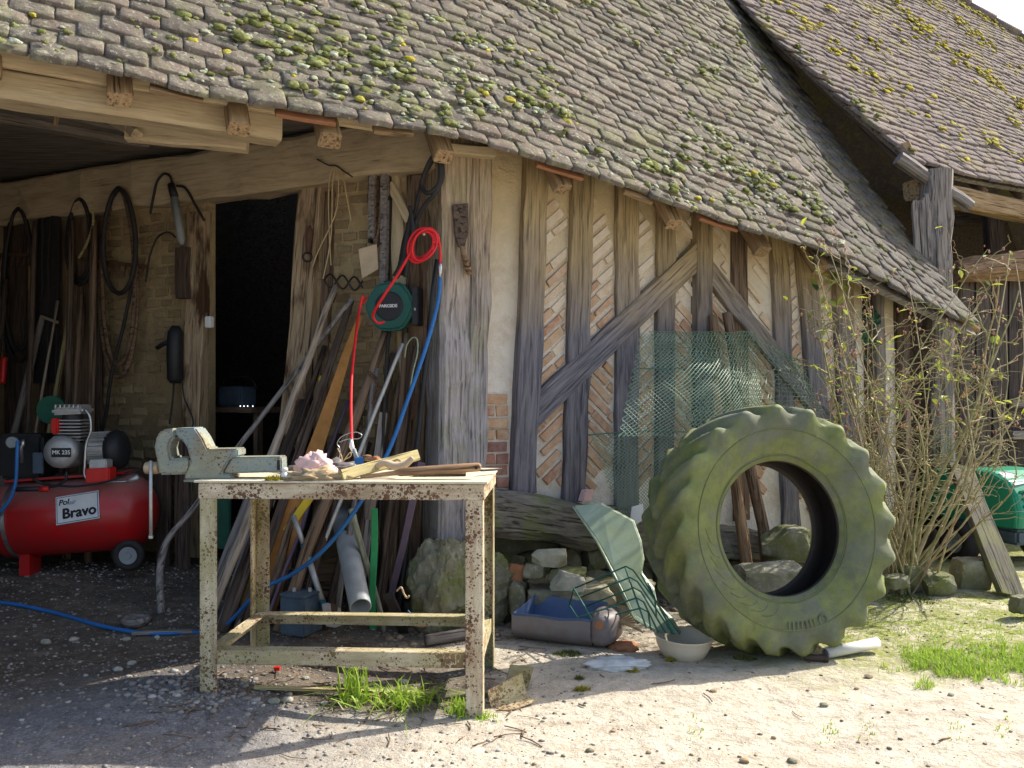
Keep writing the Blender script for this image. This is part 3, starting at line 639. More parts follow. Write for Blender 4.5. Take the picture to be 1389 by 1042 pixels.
# --- door wall under the roof
def slab(name, mat, quad, back, parent): m = MB(); m.prism(quad, back); return m.build(name, mat, parent)
tdr, tdl = lw_t(425), lw_t(287)
BK = -LN * 0.16
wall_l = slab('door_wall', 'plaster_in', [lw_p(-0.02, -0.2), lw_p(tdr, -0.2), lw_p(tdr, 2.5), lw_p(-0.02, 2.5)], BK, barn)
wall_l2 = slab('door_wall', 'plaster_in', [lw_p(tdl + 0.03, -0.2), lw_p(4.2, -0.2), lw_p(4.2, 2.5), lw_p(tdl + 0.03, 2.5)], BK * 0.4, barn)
lint = beam('lintel_beam', 'beam_dusty', lw_p(-0.06, 2.63, 0.015), lw_p(4.2, 2.64, 0.015), 0.30, 0.20, LN, barn, segs=26, jit=0.014, ch=0.08)
beam('door_jamb', 'jamb', LW(425, 255, 0.0), lw_p(lw_t(388), 0.05, 0.06), 0.17, 0.07, LN, barn, segs=12, jit=0.009)
beam('door_jamb', 'jamb', LW(270, 288, 0.02), lw_p(lw_t(262), 0.05, 0.02), 0.16, 0.07, LN, barn, segs=12, jit=0.009)
beam('stud', 'w_brown', LW(452, 262, -0.02), lw_p(lw_t(430), 0.1, -0.02), 0.07, 0.10, LN, barn)
beam('stud', 'beam_dusty', LW(536, 240, -0.01), lw_p(lw_t(560), 1.0, -0.01), 0.10, 0.08, LN, barn)
beam('stud', 'w_brown', LW(575, 240, 0.0), lw_p(lw_t(560), 0.2, 0.03), 0.16, 0.10, LN, barn, jit=0.01)
beam('brace', 'beam_dusty', LW(556, 300, 0.03), LW(530, 250, 0.03), 0.05, 0.04, LN, barn, segs=4)
for px, wd, mt in ((68, 0.2, 'w_dark'), (110, 0.16, 'w_brown'), (128, 0.12, 'w_dark'), (20, 0.22, 'w_dark'), (-60, 0.3, 'w_dark')):
    beam('wall_board', mt, LW(px, 262, 0.03), LW(px + 3, 690, 0.04), wd, 0.04, LN, barn)
BRK = 0
def brick_mesh(poly, P, h, mat, inset=0.004):
    n = len(poly); c = sum(poly, V((0, 0))) / n; top = [p + (c - p).normalized() * min(inset, (c - p).length * 0.3) for p in poly]
    vs_ = [P(p.x, p.y, -0.004) for p in poly] + [P(p.x, p.y, h * 0.75) for p in poly] + [P(p.x, p.y, h + rnd.uniform(-0.002, 0.002)) for p in top]
    fs = [(i, (i + 1) % n, (i + 1) % n + n, i + n) for i in range(n)] + [(i + n, (i + 1) % n + n, (i + 1) % n + 2 * n, i + 2 * n) for i in range(n)] + [tuple(range(2 * n, 3 * n))]
    o = vs_[0].copy(); return mesh('brick', [v - o for v in vs_], fs, mat), Matrix.Translation(o)
def inner_bricks(t0, t1, z0, z1, parent):
    z = z0; j = 0
    while z < z1:
        t = t0 + (0.06 if j % 2 else 0) + rnd.uniform(0, 0.02)
        while t + 0.09 < t1:
            L = rnd.uniform(0.085, 0.125)
            if rnd.random() < 0.72:
                jt = lambda: rnd.uniform(-0.006, 0.006)
                poly = [V((t + jt(), z + jt())), V((t + L + jt(), z + jt())), V((t + L + jt(), z + 0.047 + jt())), V((t + jt(), z + 0.047 + jt()))]
                me, mw = brick_mesh(poly, lw_p, rnd.uniform(0.006, 0.014), 'brick_in', 0.010); mkobj('brick', me, parent, mw)
            t += L + 0.022
        z += 0.072; j += 1
inner_bricks(lw_t(248), lw_t(128), 0.75, 2.46, wall_l2)
inner_bricks(lw_t(535), lw_t(432), 1.0, 2.46, wall_l)

# --- dark room behind the door and closure of the shed
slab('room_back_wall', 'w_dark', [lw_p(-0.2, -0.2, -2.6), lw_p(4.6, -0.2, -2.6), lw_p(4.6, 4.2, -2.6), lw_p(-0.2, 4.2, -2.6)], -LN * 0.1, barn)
slab('added_shade_wall', 'w_dark', [lw_p(4.2, -0.2, 0.1), V((-3.35, 3.3, -0.2)), V((-3.35, 3.3, 3.2)), lw_p(4.2, 3.4, 0.1)], V((-0.12, 0.02, 0)), barn)  # unseen wall, added to keep light out of the left bay
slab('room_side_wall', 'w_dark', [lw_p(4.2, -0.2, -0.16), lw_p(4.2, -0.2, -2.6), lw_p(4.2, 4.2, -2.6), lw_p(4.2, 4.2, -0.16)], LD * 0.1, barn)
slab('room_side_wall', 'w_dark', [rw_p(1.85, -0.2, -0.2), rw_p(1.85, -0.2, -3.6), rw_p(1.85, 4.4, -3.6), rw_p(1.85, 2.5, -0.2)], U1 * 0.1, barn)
slab('loft_ceiling', 'w_soffit', [nrow(-2.1, -4.22, 2.83), lw_p(0.2, 2.83, 0.0), lw_p(4.4, 2.83, 0.0), V((-3.4, 3.3, 2.83))], V((0, 0, 0.04)), barn)
for px, py in ((40, 190), (140, 205), (230, 185)):
    p = at(px, py, 4.9); beam('joist', 'w_soffit', V((p.x - 0.6, p.y - 0.5, 2.81)), V((p.x + 0.5, p.y + 0.42, 2.81)), 0.08, 0.05, (0, 0, -1), barn, segs=6)
slab('rear_roof', 'tile_dull', [roof_p(S0, VTOP, -0.02), roof_p(s_end(VTOP) + 0.6, VTOP, -0.02), roof_p(s_end(VTOP) + 0.6, VTOP, -0.02) + V((-1.6, 3.0, -4.6)), roof_p(S0, VTOP, -0.02) + V((-1.6, 3.0, -4.6))], V((0.02, -0.03, -0.04)), barn)

# --- timber wall on the right
infill = slab('brick_infill', 'plaster', [rw_p(1.88, 0.50, -0.012), rw_p(5.55, 0.1, -0.012), rw_p(5.55, 2.15, -0.012), rw_p(4.6, 2.35, -0.012), rw_p(1.88, 2.75, -0.012)], -N1 * 0.13, barn)
POSTS = [  # top px, bottom px, width (px at mid), material, proud
    (726, 205, 707, 668, 31, 'post', 0.040), (787, 225, 775, 680, 29, 'post', 0.020), (847, 250, 846, 690, 30, 'post', 0.016),
    (899, 270, 897, 695, 24, 'post', 0.014), (950, 285, 951, 705, 21, 'post', 0.045), (997, 310, 1000, 705, 22, 'w_brown', 0.0),
    (1050, 325, 1068, 715, 22, 'post', 0.012), (1087, 340, 1120, 720, 24, 'post', 0.025), (1138, 350, 1152, 725, 24, 'post', 0.03)]
for (xt, yt, xb, yb, w, mt, pr) in POSTS:
    a, b = RW(xt, yt - 14, pr - 0.04), RW(xb, yb, pr - 0.04); xm = (xt + xb) / 2; ym = (yt + yb) / 2
    wd = (RW(xm + w / 2, ym) - RW(xm - w / 2, ym)).length
    beam('post', mt, a, b, wd, 0.10, N1, barn, segs=14, jit=0.007, ch=0.06)
wd1 = 0.17
beam('brace', 'post', RW(714, 568, 0.012), RW(948, 343, 0.012), 0.150, 0.055, N1, barn, segs=12, jit=0.006, ch=0.08)
beam('brace', 'post', RW(952, 358, 0.010), RW(1122, 575, 0.010), 0.125, 0.06, N1, barn, segs=12, jit=0.010, ch=0.08)
# corner post of two split halves on a mossy foot
beam('corner_post', 'cpost', RW(612, 190, -0.05), RW(606, 745, -0.05), 0.20, 0.26, N1, barn, segs=18, jit=0.012)
beam('corner_post', 'cpost', RW(643, 196, -0.04), RW(632, 690, -0.04), 0.13, 0.26, N1, barn, segs=18, jit=0.012)
beam('edge_lath', 'rafter', RW(661, 212, 0.0), RW(653, 640, 0.0), 0.035, 0.03, N1, barn, segs=14, jit=0.005)
beam('bracket', 'beam_dusty', RW(606, 203, 0.12), RW(668, 208, 0.10), 0.05, 0.06, N1, barn, segs=6)
beam('sill_beam', 'sill', RW(640, 690, 0.02), RW(1170, 762, 0.0), 0.27, 0.26, N1, barn, segs=26, jit=0.022, ch=0.18, w1=0.2, ragged=0.04)
beam('stud', 'w_dark', RW(1172, 375, -0.04), RW(1180, 740, -0.04), 0.12, 0.10, N1, barn)
beam('stud', 'w_grey', RW(1187, 380, 0.0), RW(1192, 740, 0.0), 0.10, 0.10, N1, barn, jit=0.012)
beam('stud', 'w_dark', RW(1220, 400, 0.0), RW(1228, 745, 0.0), 0.11, 0.10, N1, barn, jit=0.012)
beam('eave_purlin', 'rafter', at(1150, 352, 5.95), at(1325, 445, 6.45), 0.07, 0.06, (0.5, -0.8, 0), barn, segs=8)
slab('wall_shadow_boards', 'w_dark', [RW(1160, 360, -0.3), RW(1300, 420, -0.3), RW(1300, 800, -0.3), RW(1160, 800, -0.3)], -N1 * 0.05, barn)

def clip(poly, a, b):                               # keep the left side of a->b
    out = []; n = len(poly)
    sd = lambda p: (b.x - a.x) * (p.y - a.y) - (b.y - a.y) * (p.x - a.x)
    for i in range(n):
        p, q = poly[i], poly[(i + 1) % n]; sp, sq = sd(p), sd(q)
        if sp >= 0: out.append(p)
        if (sp >= 0) != (sq >= 0): out.append(p + (q - p) * (sp / (sp - sq)))
    return out
def area(poly): return abs(sum(poly[i].x * poly[(i + 1) % len(poly)].y - poly[(i + 1) % len(poly)].x * poly[i].y for i in range(len(poly)))) / 2
b1a, b1b = rw_uz(725, 560), rw_uz(942, 348)
def above_brace(c): return (b1b.x - b1a.x) * (c.y - b1a.y) - (b1b.y - b1a.y) * (c.x - b1a.x) > 0
def edge_at(i, side):
    xt, yt, xb, yb, w = POSTS[i][:5]; h = w / 2 * side
    return rw_uz(xt + h, yt - 10), rw_uz(xb + h, yb)
def panel(i, orient):
    lt, lb = edge_at(i, 1); rt, rb = edge_at(i + 1, -1)
    quad = [lb, rb, rt, lt]; g = 0.006
    zlo, zhi = min(lb.y, rb.y), max(lt.y, rt.y); umid = (lb.x + rb.x) / 2; pitch = 0.067
    for o in ({orient(True), orient(False)}):
        th = math.radians(40 if o > 0 else -42); d = V((math.cos(th), math.sin(th))); nn = V((-d.y, d.x))
        k = -40
        while k < 60:
            k += 1; c0 = V((umid, (zlo + zhi) / 2)) + nn * (k * pitch - 0.3); off = rnd.uniform(-0.1, 0.1)
            if c0.y < zlo - 0.35 or c0.y > zhi + 0.35: continue
            for q in (-2, -1, 0, 1, 2):
                c = c0 + d * (off + q * 0.215) ; L = 0.205; hw = 0.0215 + rnd.uniform(-0.004, 0.004)
                if orient(above_brace(c)) != o: continue
                j = lambda: V((rnd.uniform(-0.005, 0.005), rnd.uniform(-0.004, 0.004)))
                poly = [c - d * L / 2 - nn * hw + j(), c + d * L / 2 - nn * hw + j(), c + d * L / 2 + nn * hw + j(), c - d * L / 2 + nn * hw + j()]
                for a, b in ((quad[0], quad[1]), (quad[1], quad[2]), (quad[2], quad[3]), (quad[3], quad[0])):
                    if poly: poly = clip(poly, a, b)
                if len(poly) < 3 or area(poly) < 0.0004: continue
                rel = (c.y - zlo) / (zhi - zlo) + 0.18 * noise.noise(V((c.x * 4, c.y * 4, 0)))
                lime = rnd.random() < sstep(0.36, 0.74, rel)
                if lime and rnd.random() < sstep(0.6, 0.95, rel) * 0.5: continue
                me, mw = brick_mesh(poly, lambda u, z, h: rw_p(u, z, h - 0.012), rnd.uniform(0.007, 0.014) if lime else rnd.uniform(0.011, 0.020), 'brick_lime' if lime else 'brick')
                BR.append((area(poly), me, mw))
BR = []
panel(0, lambda up: 1); panel(1, lambda up: 1 if up else -1); panel(2, lambda up: 1); panel(3, lambda up: -1)
panel(4, lambda up: -1); panel(5, lambda up: -1); panel(6, lambda up: 1); panel(7, lambda up: 1)
BR.sort(key=lambda b: -b[0])
for a_, me, mw in BR[:285]: mkobj('brick', me, infill, mw)
for mt in ('brick', 'brick_lime'):
    m = MB()
    for a_, me, mw in BR[285:]:
        if me.materials[0] == M[mt]: m.add([mw @ v.co for v in me.vertices], [tuple(p.vertices) for p in me.polygons])
    if m.v: tag(m.build('brick_fragments', mt, infill), kind='stuff')
z = rw_uz(672, 662).y; j = 0                         # red bricks laid flat beside the corner post
while z < rw_uz(672, 545).y:
    u0 = rw_uz(655, 600).x; u1 = rw_uz(690, 600).x; cut = u0 + (u1 - u0) * (0.98 if j % 2 else 0.5)
    for a, b in ((u0, cut - 0.006), (cut + 0.006, u1)):
        if b - a > 0.03:
            jj = lambda: rnd.uniform(-0.004, 0.004)
            me, mw = brick_mesh([V((a + jj(), z + jj())), V((b + jj(), z + jj())), V((b + jj(), z + 0.055 + jj())), V((a + jj(), z + 0.055 + jj()))], lambda u, zz, h: rw_p(u, zz, h - 0.012), rnd.uniform(0.008, 0.02), 'brick_red' if j < 4 else 'brick'); mkobj('brick', me, infill, mw)
    z += 0.068; j += 1
# loose brick lodged on the sill
m = MB(); p = RW(795, 672, 0.07); m.box(p, U1 * 0.03, N1 * 0.03, V((0.012, 0, 0.035))); tag(m.build('brick', 'pink', bevel=0.006), 'small pink brick bat lodged on the sill beam', 'brick')

# ================================================================== NEIGHBOUR BARN on the right
A2 = math.radians(29); U2 = V((math.cos(A2), math.sin(A2), 0)); N2 = V((math.sin(A2), -math.cos(A2), 0)); P2 = math.radians(51)
Q2 = V((3.33, 6.9, 0)); UP2 = -N2 * math.cos(P2) + V((0, 0, math.sin(P2))); NR2 = N2 * math.sin(P2) + V((0, 0, math.cos(P2)))
barn2 = thing('tiled_barn', 'higher tiled barn with yellow moss and open dark gable beside the timber barn', 'barn', Q2)
def roof2_p(s, v, off=0.0):
    p = Q2 + U2 * s + UP2 * v + NR2 * (off + 0.025 * noise.noise(V((s * 0.8, v * 0.8, 9))) - 0.05 * math.sin(min(1, v / 4.0) * math.pi))
    return V((p.x, p.y, p.z + 3.13 - 0.012 * s))
VT2 = 5.6
def on_roof2(px, py):
    r_ = ray(px, py); q = V((Q2.x, Q2.y, 3.13)); p = EYE + r_ * (NR2.dot(q - EYE) / NR2.dot(r_)); return (p - q).dot(U2), (p - q).dot(UP2)
h_a, h_b = on_roof2(1306, 0), on_roof2(1389, 52)
HK = (h_b[0] - h_a[0]) / (h_b[1] - h_a[1])
def s_end2(v): return h_a[0] + (v - h_a[1]) * HK        # hip on the far side
def s_beg2(v): return -0.06 - 0.2 * min(v, 1.8)
SL2 = s_end2(0.0)
roof2 = gridmesh(lambda a, b: roof2_p(s_beg2(b * VT2) + 0.03 + a * (s_end2(b * VT2) - s_beg2(b * VT2) - 0.06), b * VT2, -0.03), 26, 12, -NR2 * 0.035, 'roof', 'w_soffit', barn2)
X2 = lay(roof2_p, s_beg2, s_end2, -0.03, VT2 - 0.05, 0.172, 0.097, 0.007, math.radians(-7.5), 13, 0.02)
tile_field(roof2, X2, M['tile_far'], 300, 'tile_field')
def samp2(r):
    while True:
        s, v = r.uniform(-0.3, 7.5), r.uniform(0.1, VT2)
        if s > s_end2(v) or s < s_beg2(v): continue
        d = noise.noise(V((s * 1.3 + v * 0.5, v * 0.5, 7.0))) + 0.4 * noise.noise(V((s * 5, v * 5, 1.0)))
        if r.random() < -0.05 + d * 1.4 + (0.55 if s > s_end2(v) - 0.35 else 0): return s, v, True
moss_field(roof2, roof2_p, NR2, samp2, 1500, 'moss_yel', 15, smin=0.007, smax=0.022, flat=0.4)
moss_field(roof2, roof2_p, NR2, lambda r: (lambda v: (s_beg2(v) + r.uniform(0, 0.15), v, True))(r.uniform(0.1, 3.8)), 60, 'moss', 16, name='verge_moss', smin=0.008, smax=0.02, flat=0.5)
for k in range(30):
    va, vb = k * 0.3, k * 0.3 + 0.32
    if vb > VT2 + 0.1: break
    a, b = roof2_p(s_end2(va), va, 0.02), roof2_p(s_end2(vb), vb, 0.01)
    m = MB(); m.tube([a, b], [0.09, 0.075], 10); m.build('hip_tile', 'tile_far', roof2, smooth=True, axis=b - a)
beam('verge_board', 'w_dark', roof2_p(0.02, 0.1, -0.10), roof2_p(-0.28, 1.9, -0.10), 0.08, 0.04, NR2, barn2, segs=10)
beam('gutter_log', 'w_grey', roof2_p(-0.25, 0.03, -0.02), roof2_p(0.30, -0.42, -0.06), 0.10, 0.10, (0, -1, 0), barn2, segs=6, ch=0.28)
for s in np.arange(0.35, SL2 - 0.4, 0.6): beam('rafter', 'w_brown', roof2_p(s, -0.03, -0.11), roof2_p(s, min(5.4, (s - SL2) / HK - 0.1), -0.11), 0.08, 0.07, NR2, barn2, segs=6)
beam('eave_beam', 'rafter', Q2 + V((-0.05, 0.08, 2.93)), Q2 + U2 * (SL2 - 0.4) + V((0, 0.08, 2.86)), 0.17, 0.14, N2, barn2, segs=14, jit=0.012)
beam('post', 'w_grey', at(1271, 232, 6.85), V((at(1275, 600, 6.85).x, 6.85, -0.05)), 0.20, 0.18, (0.2, -1, 0), barn2, segs=16, jit=0.016, ch=0.2)
for px, w, yt in ((1241, 0.055, 275), (1250, 0.05, 268), (1258, 0.05, 262)): beam('broken_board', 'w_grey', at(px, yt, 6.78), at(px + 4, 352, 6.78), w, 0.03, (0.2, -1, 0), barn2, segs=5, ragged=0.08)
beam('wooden_knee', 'rafter', at(1225, 196, 6.95), at(1238, 228, 6.9), 0.09, 0.07, (0, -1, 0), barn2, segs=4)
beam('tie_beam', 'w_barn', at(1345, 275, 8.4), at(1350, 345, 8.4), 0.16, 0.12, (0, -1, 0), barn2)
beam('tie_beam', 'w_barn', at(1290, 300, 8.6), at(1420, 290, 8.9), 0.12, 0.12, (0, -1, 0), barn2)
beam('log_rail', 'w_log', at(1298, 368, 7.45), at(1640, 336, 8.35), 0.20, 0.20, (0, -1, 0), barn2, segs=14, jit=0.03, ch=0.28, w1=0.26)
pw = thing('plank_wall', 'weathered dark brown vertical plank wall behind the green mower', 'wall', at(1350, 720, 7.7))
for k in range(14):
    px = 1288 + k * 22.5; D = 7.55 + k * 0.045
    beam('plank', 'w_barn', at(px, 372 + rnd.uniform(-6, 6), D), V((at(px, 600, D).x, D, -0.05)), 0.146, 0.025, (0.1, -1, 0), pw, segs=8, jit=0.004)
beam('rail', 'w_grey', at(1372, 548, 7.62), at(1560, 545, 8.0), 0.07, 0.04, (0, -1, 0), pw, segs=4); beam('rail', 'w_grey', at(1372, 590, 7.62), at(1560, 588, 8.0), 0.07, 0.04, (0, -1, 0), pw, segs=4)
slab('back_wall', 'w_barn', [Q2 + U2 * -1.8 - N2 * 3.3 + V((0, 0, -0.2)), Q2 + U2 * (SL2 - 0.3) - N2 * 3.3 + V((0, 0, -0.2)), Q2 + U2 * (SL2 - 0.3) - N2 * 3.3 + V((0, 0, 4.0)), Q2 + U2 * -1.8 - N2 * 3.3 + V((0, 0, 4.0))], -N2 * 0.1, barn2)
slab('end_wall', 'w_barn', [Q2 + U2 * (SL2 - 0.3) + V((0, 0, -0.2)), Q2 + U2 * (SL2 - 0.3) - N2 * 3.3 + V((0, 0, -0.2)), Q2 + U2 * (SL2 - 0.3) - N2 * 3.3 + V((0, 0, 4.0)), Q2 + U2 * (SL2 - 0.3) + V((0, 0, 3.0))], U2 * 0.1, barn2)
ra, rb_, re_ = roof2_p(s_beg2(VT2), VT2, -0.05), roof2_p(s_end2(VT2), VT2, -0.05), roof2_p(s_end2(0), 0, -0.05)
slab('rear_roof', 'tile_far', [ra, rb_, rb_ - N2 * 3.6 + V((0, 0, -4.4)), ra - N2 * 3.6 + V((0, 0, -4.4))], V((0, 0, -0.05)), barn2)
slab('hip_end', 'tile_far', [rb_, re_, re_ - N2 * 7.1, rb_ - N2 * 3.6 + V((0, 0, -4.4))], V((-0.03, 0, -0.05)), barn2)

# ================================================================== WORKBENCH
FRc = V((-0.113, 3.283, 0)); th3 = math.radians(3.0)
BW = V((-math.cos(th3), math.sin(th3), 0)); BD = V((math.sin(th3), math.cos(th3), 0)); BWID, BDEP, BH = 1.12, 0.62, 0.90
bench = thing('workbench', 'rusty cream painted steel workbench with a vise and odds and ends on top', 'workbench', FRc + BW * BWID / 2 + BD * BDEP / 2)
def bp(a, b, z): p = FRc + BW * a + BD * b; return V((p.x, p.y, z))
Z = V((0, 0, 1))
m = MB(); m.box(bp(BWID / 2, BDEP / 2, BH), BW * (BWID / 2 + 0.018), BD * (BDEP / 2 + 0.012), Z * 0.004); m.build('tabletop', 'benchtop', bench, axis=BW)
def angle(name, p, q, f1, f2, w, parent, mat, t=0.0035):   # steel angle from p to q with flanges along f1 and f2
    p, q = V(p), V(q); ax = (q - p) / 2; c = (p + q) / 2; m = MB()
    f1, f2 = V(f1), V(f2)
    m.box(c + f1 * w / 2 + f2 * t, ax, f1 * w / 2, f2 * t); m.box(c + f2 * (w / 2 + t) + f1 * t, ax, f2 * (w / 2 - t), f1 * t)
    return m.build(name, mat, parent, axis=ax, bevel=0.0015, segs=1)
for a, b in ((0, 0), (BWID, 0), (0, BDEP), (BWID, BDEP)):
    p = bp(a, b, 0); zb = gz(p.x, p.y) - 0.03
    angle('leg', V((p.x, p.y, zb)), V((p.x, p.y, BH - 0.006)), BW if a == 0 else -BW, BD if b == 0 else -BD, 0.068, bench, 'bench' if b == 0 and a == 0 else 'bench_alg')
e = 0.003
for b, f in ((-e, BD), (BDEP + e, -BD)): angle('top_rail', bp(-e, b, BH - 0.006), bp(BWID + e, b, BH - 0.006), -Z, f, 0.062, bench, 'bench')
for a, f in ((-e * 2, BW), (BWID + e * 2, -BW)): angle('top_rail', bp(a, 0.0, BH - 0.008), bp(a, BDEP, BH - 0.008), -Z, f, 0.060, bench, 'bench')
for b, f in ((0.009, BD), (BDEP - 0.009, -BD)): angle('lower_rail', bp(0.02, b, 0.235), bp(BWID - 0.02, b, 0.235), -Z, f, 0.058, bench, 'bench_alg')
for a, f in ((0.009, BW), (BWID - 0.009, -BW)): angle('lower_rail', bp(a, 0.02, 0.230), bp(a, BDEP - 0.02, 0.230), -Z, f, 0.058, bench, 'bench_alg')
for k in (0.07, 0.16): m = MB(); q = bp(k, 0.007, 0.207); m.lathe(q, -BD, [(0.0, 0.0), (0.0, 0.006), (0.003, 0.005), (0.003, 0.0)], 10); m.build('bolt', 'rusty', bench)

# vise, jaws to the left
VD = 3.40; vz = lambda L: [(190 + x / 5.144, 560 + y / 5.144) for x, y in L]
vise = thing('bench_vise', 'worn grey green bench vise with blue paint patches bolted to the workbench', 'vise', at(285, 652, VD))
pxprism('fixed_jaw', 'vise', vz([(237, 108), (382, 104), (432, 175), (470, 255), (680, 250), (680, 308), (625, 318), (565, 425), (640, 430), (640, 468), (305, 468), (312, 435), (352, 345), (325, 240), (290, 190), (252, 166)]), VD, 0.11, vise, 0.006)
pxprism('moving_jaw', 'vise', vz([(130, 435), (118, 350), (95, 240), (112, 160), (150, 118), (234, 108), (249, 165), (215, 190), (200, 250), (215, 320), (343, 318), (352, 375), (330, 430)]), VD + 0.005, 0.10, vise, 0.008)
pxprism('slide', 'vise', vz([(640, 310), (985, 305), (990, 415), (575, 425)]), VD + 0.012, 0.085, vise, 0.005)
pxprism('slide_mouth', 'black', vz([(955, 330), (975, 330), (975, 400), (955, 400)]), VD + 0.011, 0.01, vise, 0.0)
pxprism('base', 'vise', vz([(300, 468), (690, 468), (690, 484), (300, 484)]), VD - 0.01, 0.15, vise, 0.003)
m = MB(); c = at(190 + 35 / 5.144, 560 + 385 / 5.144, VD + 0.05); m.lathe(c, (1, 0, 0), [(0, 0), (0, 0.020), (0.006, 0.025), (0.05, 0.025), (0.06, 0.02), (0.06, 0)], 18); m.build('screw', 'copper', vise, smooth=True)
m = MB(); x = 190 + 75 / 5.144; m.tube([at(x, 560 + 335 / 5.144, VD + 0.02), at(x, 560 + 865 / 5.144, VD + 0.02)], 0.0068, 10); hd = m.build('handle', 'alu', vise, smooth=True)
m = MB(); c = at(x, 560 + 868 / 5.144, VD + 0.02); m.lathe(c, (0, 0, 1), [(-0.006, 0), (-0.006, 0.009), (0.006, 0.009), (0.008, 0)], 12); m.build('knob', 'alu', hd, smooth=True)
for xx, yy in ((425, 318), (543, 315), (550, 360)):
    m = MB(); m.lathe(at(190 + xx / 5.144, 560 + yy / 5.144, VD - 0.0015), (0, 1, 0), [(0, 0), (0, 0.0035), (0.003, 0.0035)], 8); m.build('screw_hole', 'ink', vise)

# things lying on the bench
bz = lambda x, y: (370 + x / 4.209, 570 + y / 4.209)
c = at(*bz(68, 345), 3.36); c.z = BH + 0.005; m = MB(); m.lathe(c, Z, [(0, 0), (0, 0.019), (0.022, 0.019), (0.028, 0.011), (0.034, 0.010), (0.034, 0.0125), (0.046, 0.0125), (0.047, 0)], 18)
tag(m.build('small_bottle', 'white', smooth=True), 'tiny white plastic bottle with ribbed cap beside the vise slide', 'bottle')
def crumple(name, mat, c, sx, sy, sz, seed, amp, label, cat, sub=4):
    bm = bmesh.new(); bmesh.ops.create_icosphere(bm, subdivisions=sub, radius=1.0); s = V((seed, 0, 0))
    for v in bm.verts:
        n1 = abs(noise.noise(v.co * 2.0 + s)) + 0.6 * abs(noise.noise(v.co * 4.5 + s)) + 0.3 * abs(noise.noise(v.co * 9 + s)); k = 1 - amp * 0.4 + amp * n1 * 1.3
        v.co = V((v.co.x * sx * k, v.co.y * sy * k, max(-0.25, v.co.z) * sz * k))
    me = bpy.data.meshes.new(name); bm.to_mesh(me); bm.free(); me.materials.append(M[mat]); me.shade_smooth()
    return tag(mkobj(name, me, None, Matrix.Translation(V(c) + Z * sz * 0.22)), label, cat)
def onb(px, fr): d = 3.30 + 0.6 * fr; return V(((px - CX) * d / F, d, BH + 0.005))
crumple('rag', 'pink', onb(427, 0.30), 0.075, 0.055, 0.075, 4, 0.42, 'crumpled pale pink rag on the workbench', 'rag')
crumple('dry_leaf_heap', 'fibre', onb(424, 0.10), 0.10, 0.04, 0.028, 9, 1.0, 'heap of dry brown fibres in front of the pink rag', 'fibres')
crumple('rag', 'binout', onb(449, 0.75), 0.13, 0.07, 0.030, 14, 0.8, 'flattened grey rag lying behind the pink rag', 'rag')
beam('lath', 'w_yell', at(*bz(390, 318), 3.34), at(*bz(824, 200), 3.62), 0.045, 0.028, (0, -1, 0.1), None, 0.002, 6)
tag(col.objects[-1], 'yellowish wooden lath propped up across the bench clutter', 'lath')
hb = thing('scrub_brush', 'brown wooden handled wire brush lying along the bench front', 'brush', onb(590, 0.12))
p0, p1, p2 = at(*bz(500, 322), 3.37), at(*bz(690, 300), 3.38), at(*bz(1175, 268), 3.40)
m = MB(); m.tube([p0, p0.lerp(p1, 0.5), p1, p1.lerp(p2, 0.08), p1.lerp(p2, 0.5), p2, p2 + V((0.01, 0, 0))], [0.006, 0.007, 0.008, 0.017, 0.019, 0.018, 0.012], 12); m.build('handle', 'w_log', hb, smooth=True, axis=p2 - p1)
m = MB(); c = at(*bz(1160, 272), 3.38); m.lathe(c, (0.25, -1, 0), [(0, 0), (0, 0.006), (0.003, 0.006)], 10); m.build('hang_hole', 'ink', hb)
br = thing('wire_brush', 'rusty wire brush bristles up behind the brown handle on the bench', 'brush', onb(594, 0.35))
a, b = onb(560, 0.33) + Z * 0.006, onb(632, 0.36) + Z * 0.006; beam('brush_back', 'w_brown', a, b, 0.03, 0.012, (0, 0, 1), br, 0.001, 4)
m = MB()
for k in range(26):
    for w in (-0.008, 0.0, 0.008): q = a.lerp(b, (k + 0.5) / 26) + V((0, w, 0.005)); m.tube([q, q + V((rnd.gauss(0, 0.003), rnd.gauss(0, 0.003), 0.024))], 0.0012, 4)
tag(m.build('bristles', 'rusty', br), kind='stuff')
tag(beam('file', 'black', at(*bz(1185, 287), 3.52), at(*bz(1300, 280), 3.62), 0.018, 0.008, (0, 0, 1), None, 0.001, 4), 'flat black file at the right end of the bench top', 'file')
m = MB(); pp = [bz(590, 265), bz(640, 245), bz(700, 262), bz(760, 250), bz(800, 215)]; m.tube(spline([at(x, y, 3.45) for x, y in pp], 6), [0.010 + 0.006 * math.sin(i / 24 * math.pi) for i in range(25)], 8)
tag(m.build('wood_shaving', 'card', smooth=True), 'curled pale wood shaving tucked under the propped lath', 'shaving')
tag(hose('bent_twig', 'fibre', [at(*bz(x, y), 3.5) for x, y in ((680, 240), (715, 226), (735, 245), (720, 262))], 0.005), 'small curved tan twig hooked behind the wood shaving', 'twig')
for i, (x, y, fr) in enumerate(((540, 215, 0.75), (590, 225, 0.7))): tag(rock('walnut_shell' if i else 'clay_lump', 'terra' if i else 'w_log', at(*bz(x, y), 3.3 + 0.6 * fr), 0.022, 0.018, 0.014, None, i + 40, 2), ('brown clay lump' if i else 'dark brown wood lump') + ' behind the blue air plug on the bench', 'lump')
for i, (px, fr) in enumerate(((392, 0.7), (404, 0.8), (412, 0.66))):
    tag(pole('wood_offcut', ('w_grey', 'w_brown', 'purple')[i], onb(px, fr) + Z * 0.014, onb(px + 34, fr - 0.15) + Z * 0.03, 0.012, 0.010), ('grey', 'brown', 'dark purple')[i] + ' stick offcut lying behind the pink rag on the bench', 'offcut')
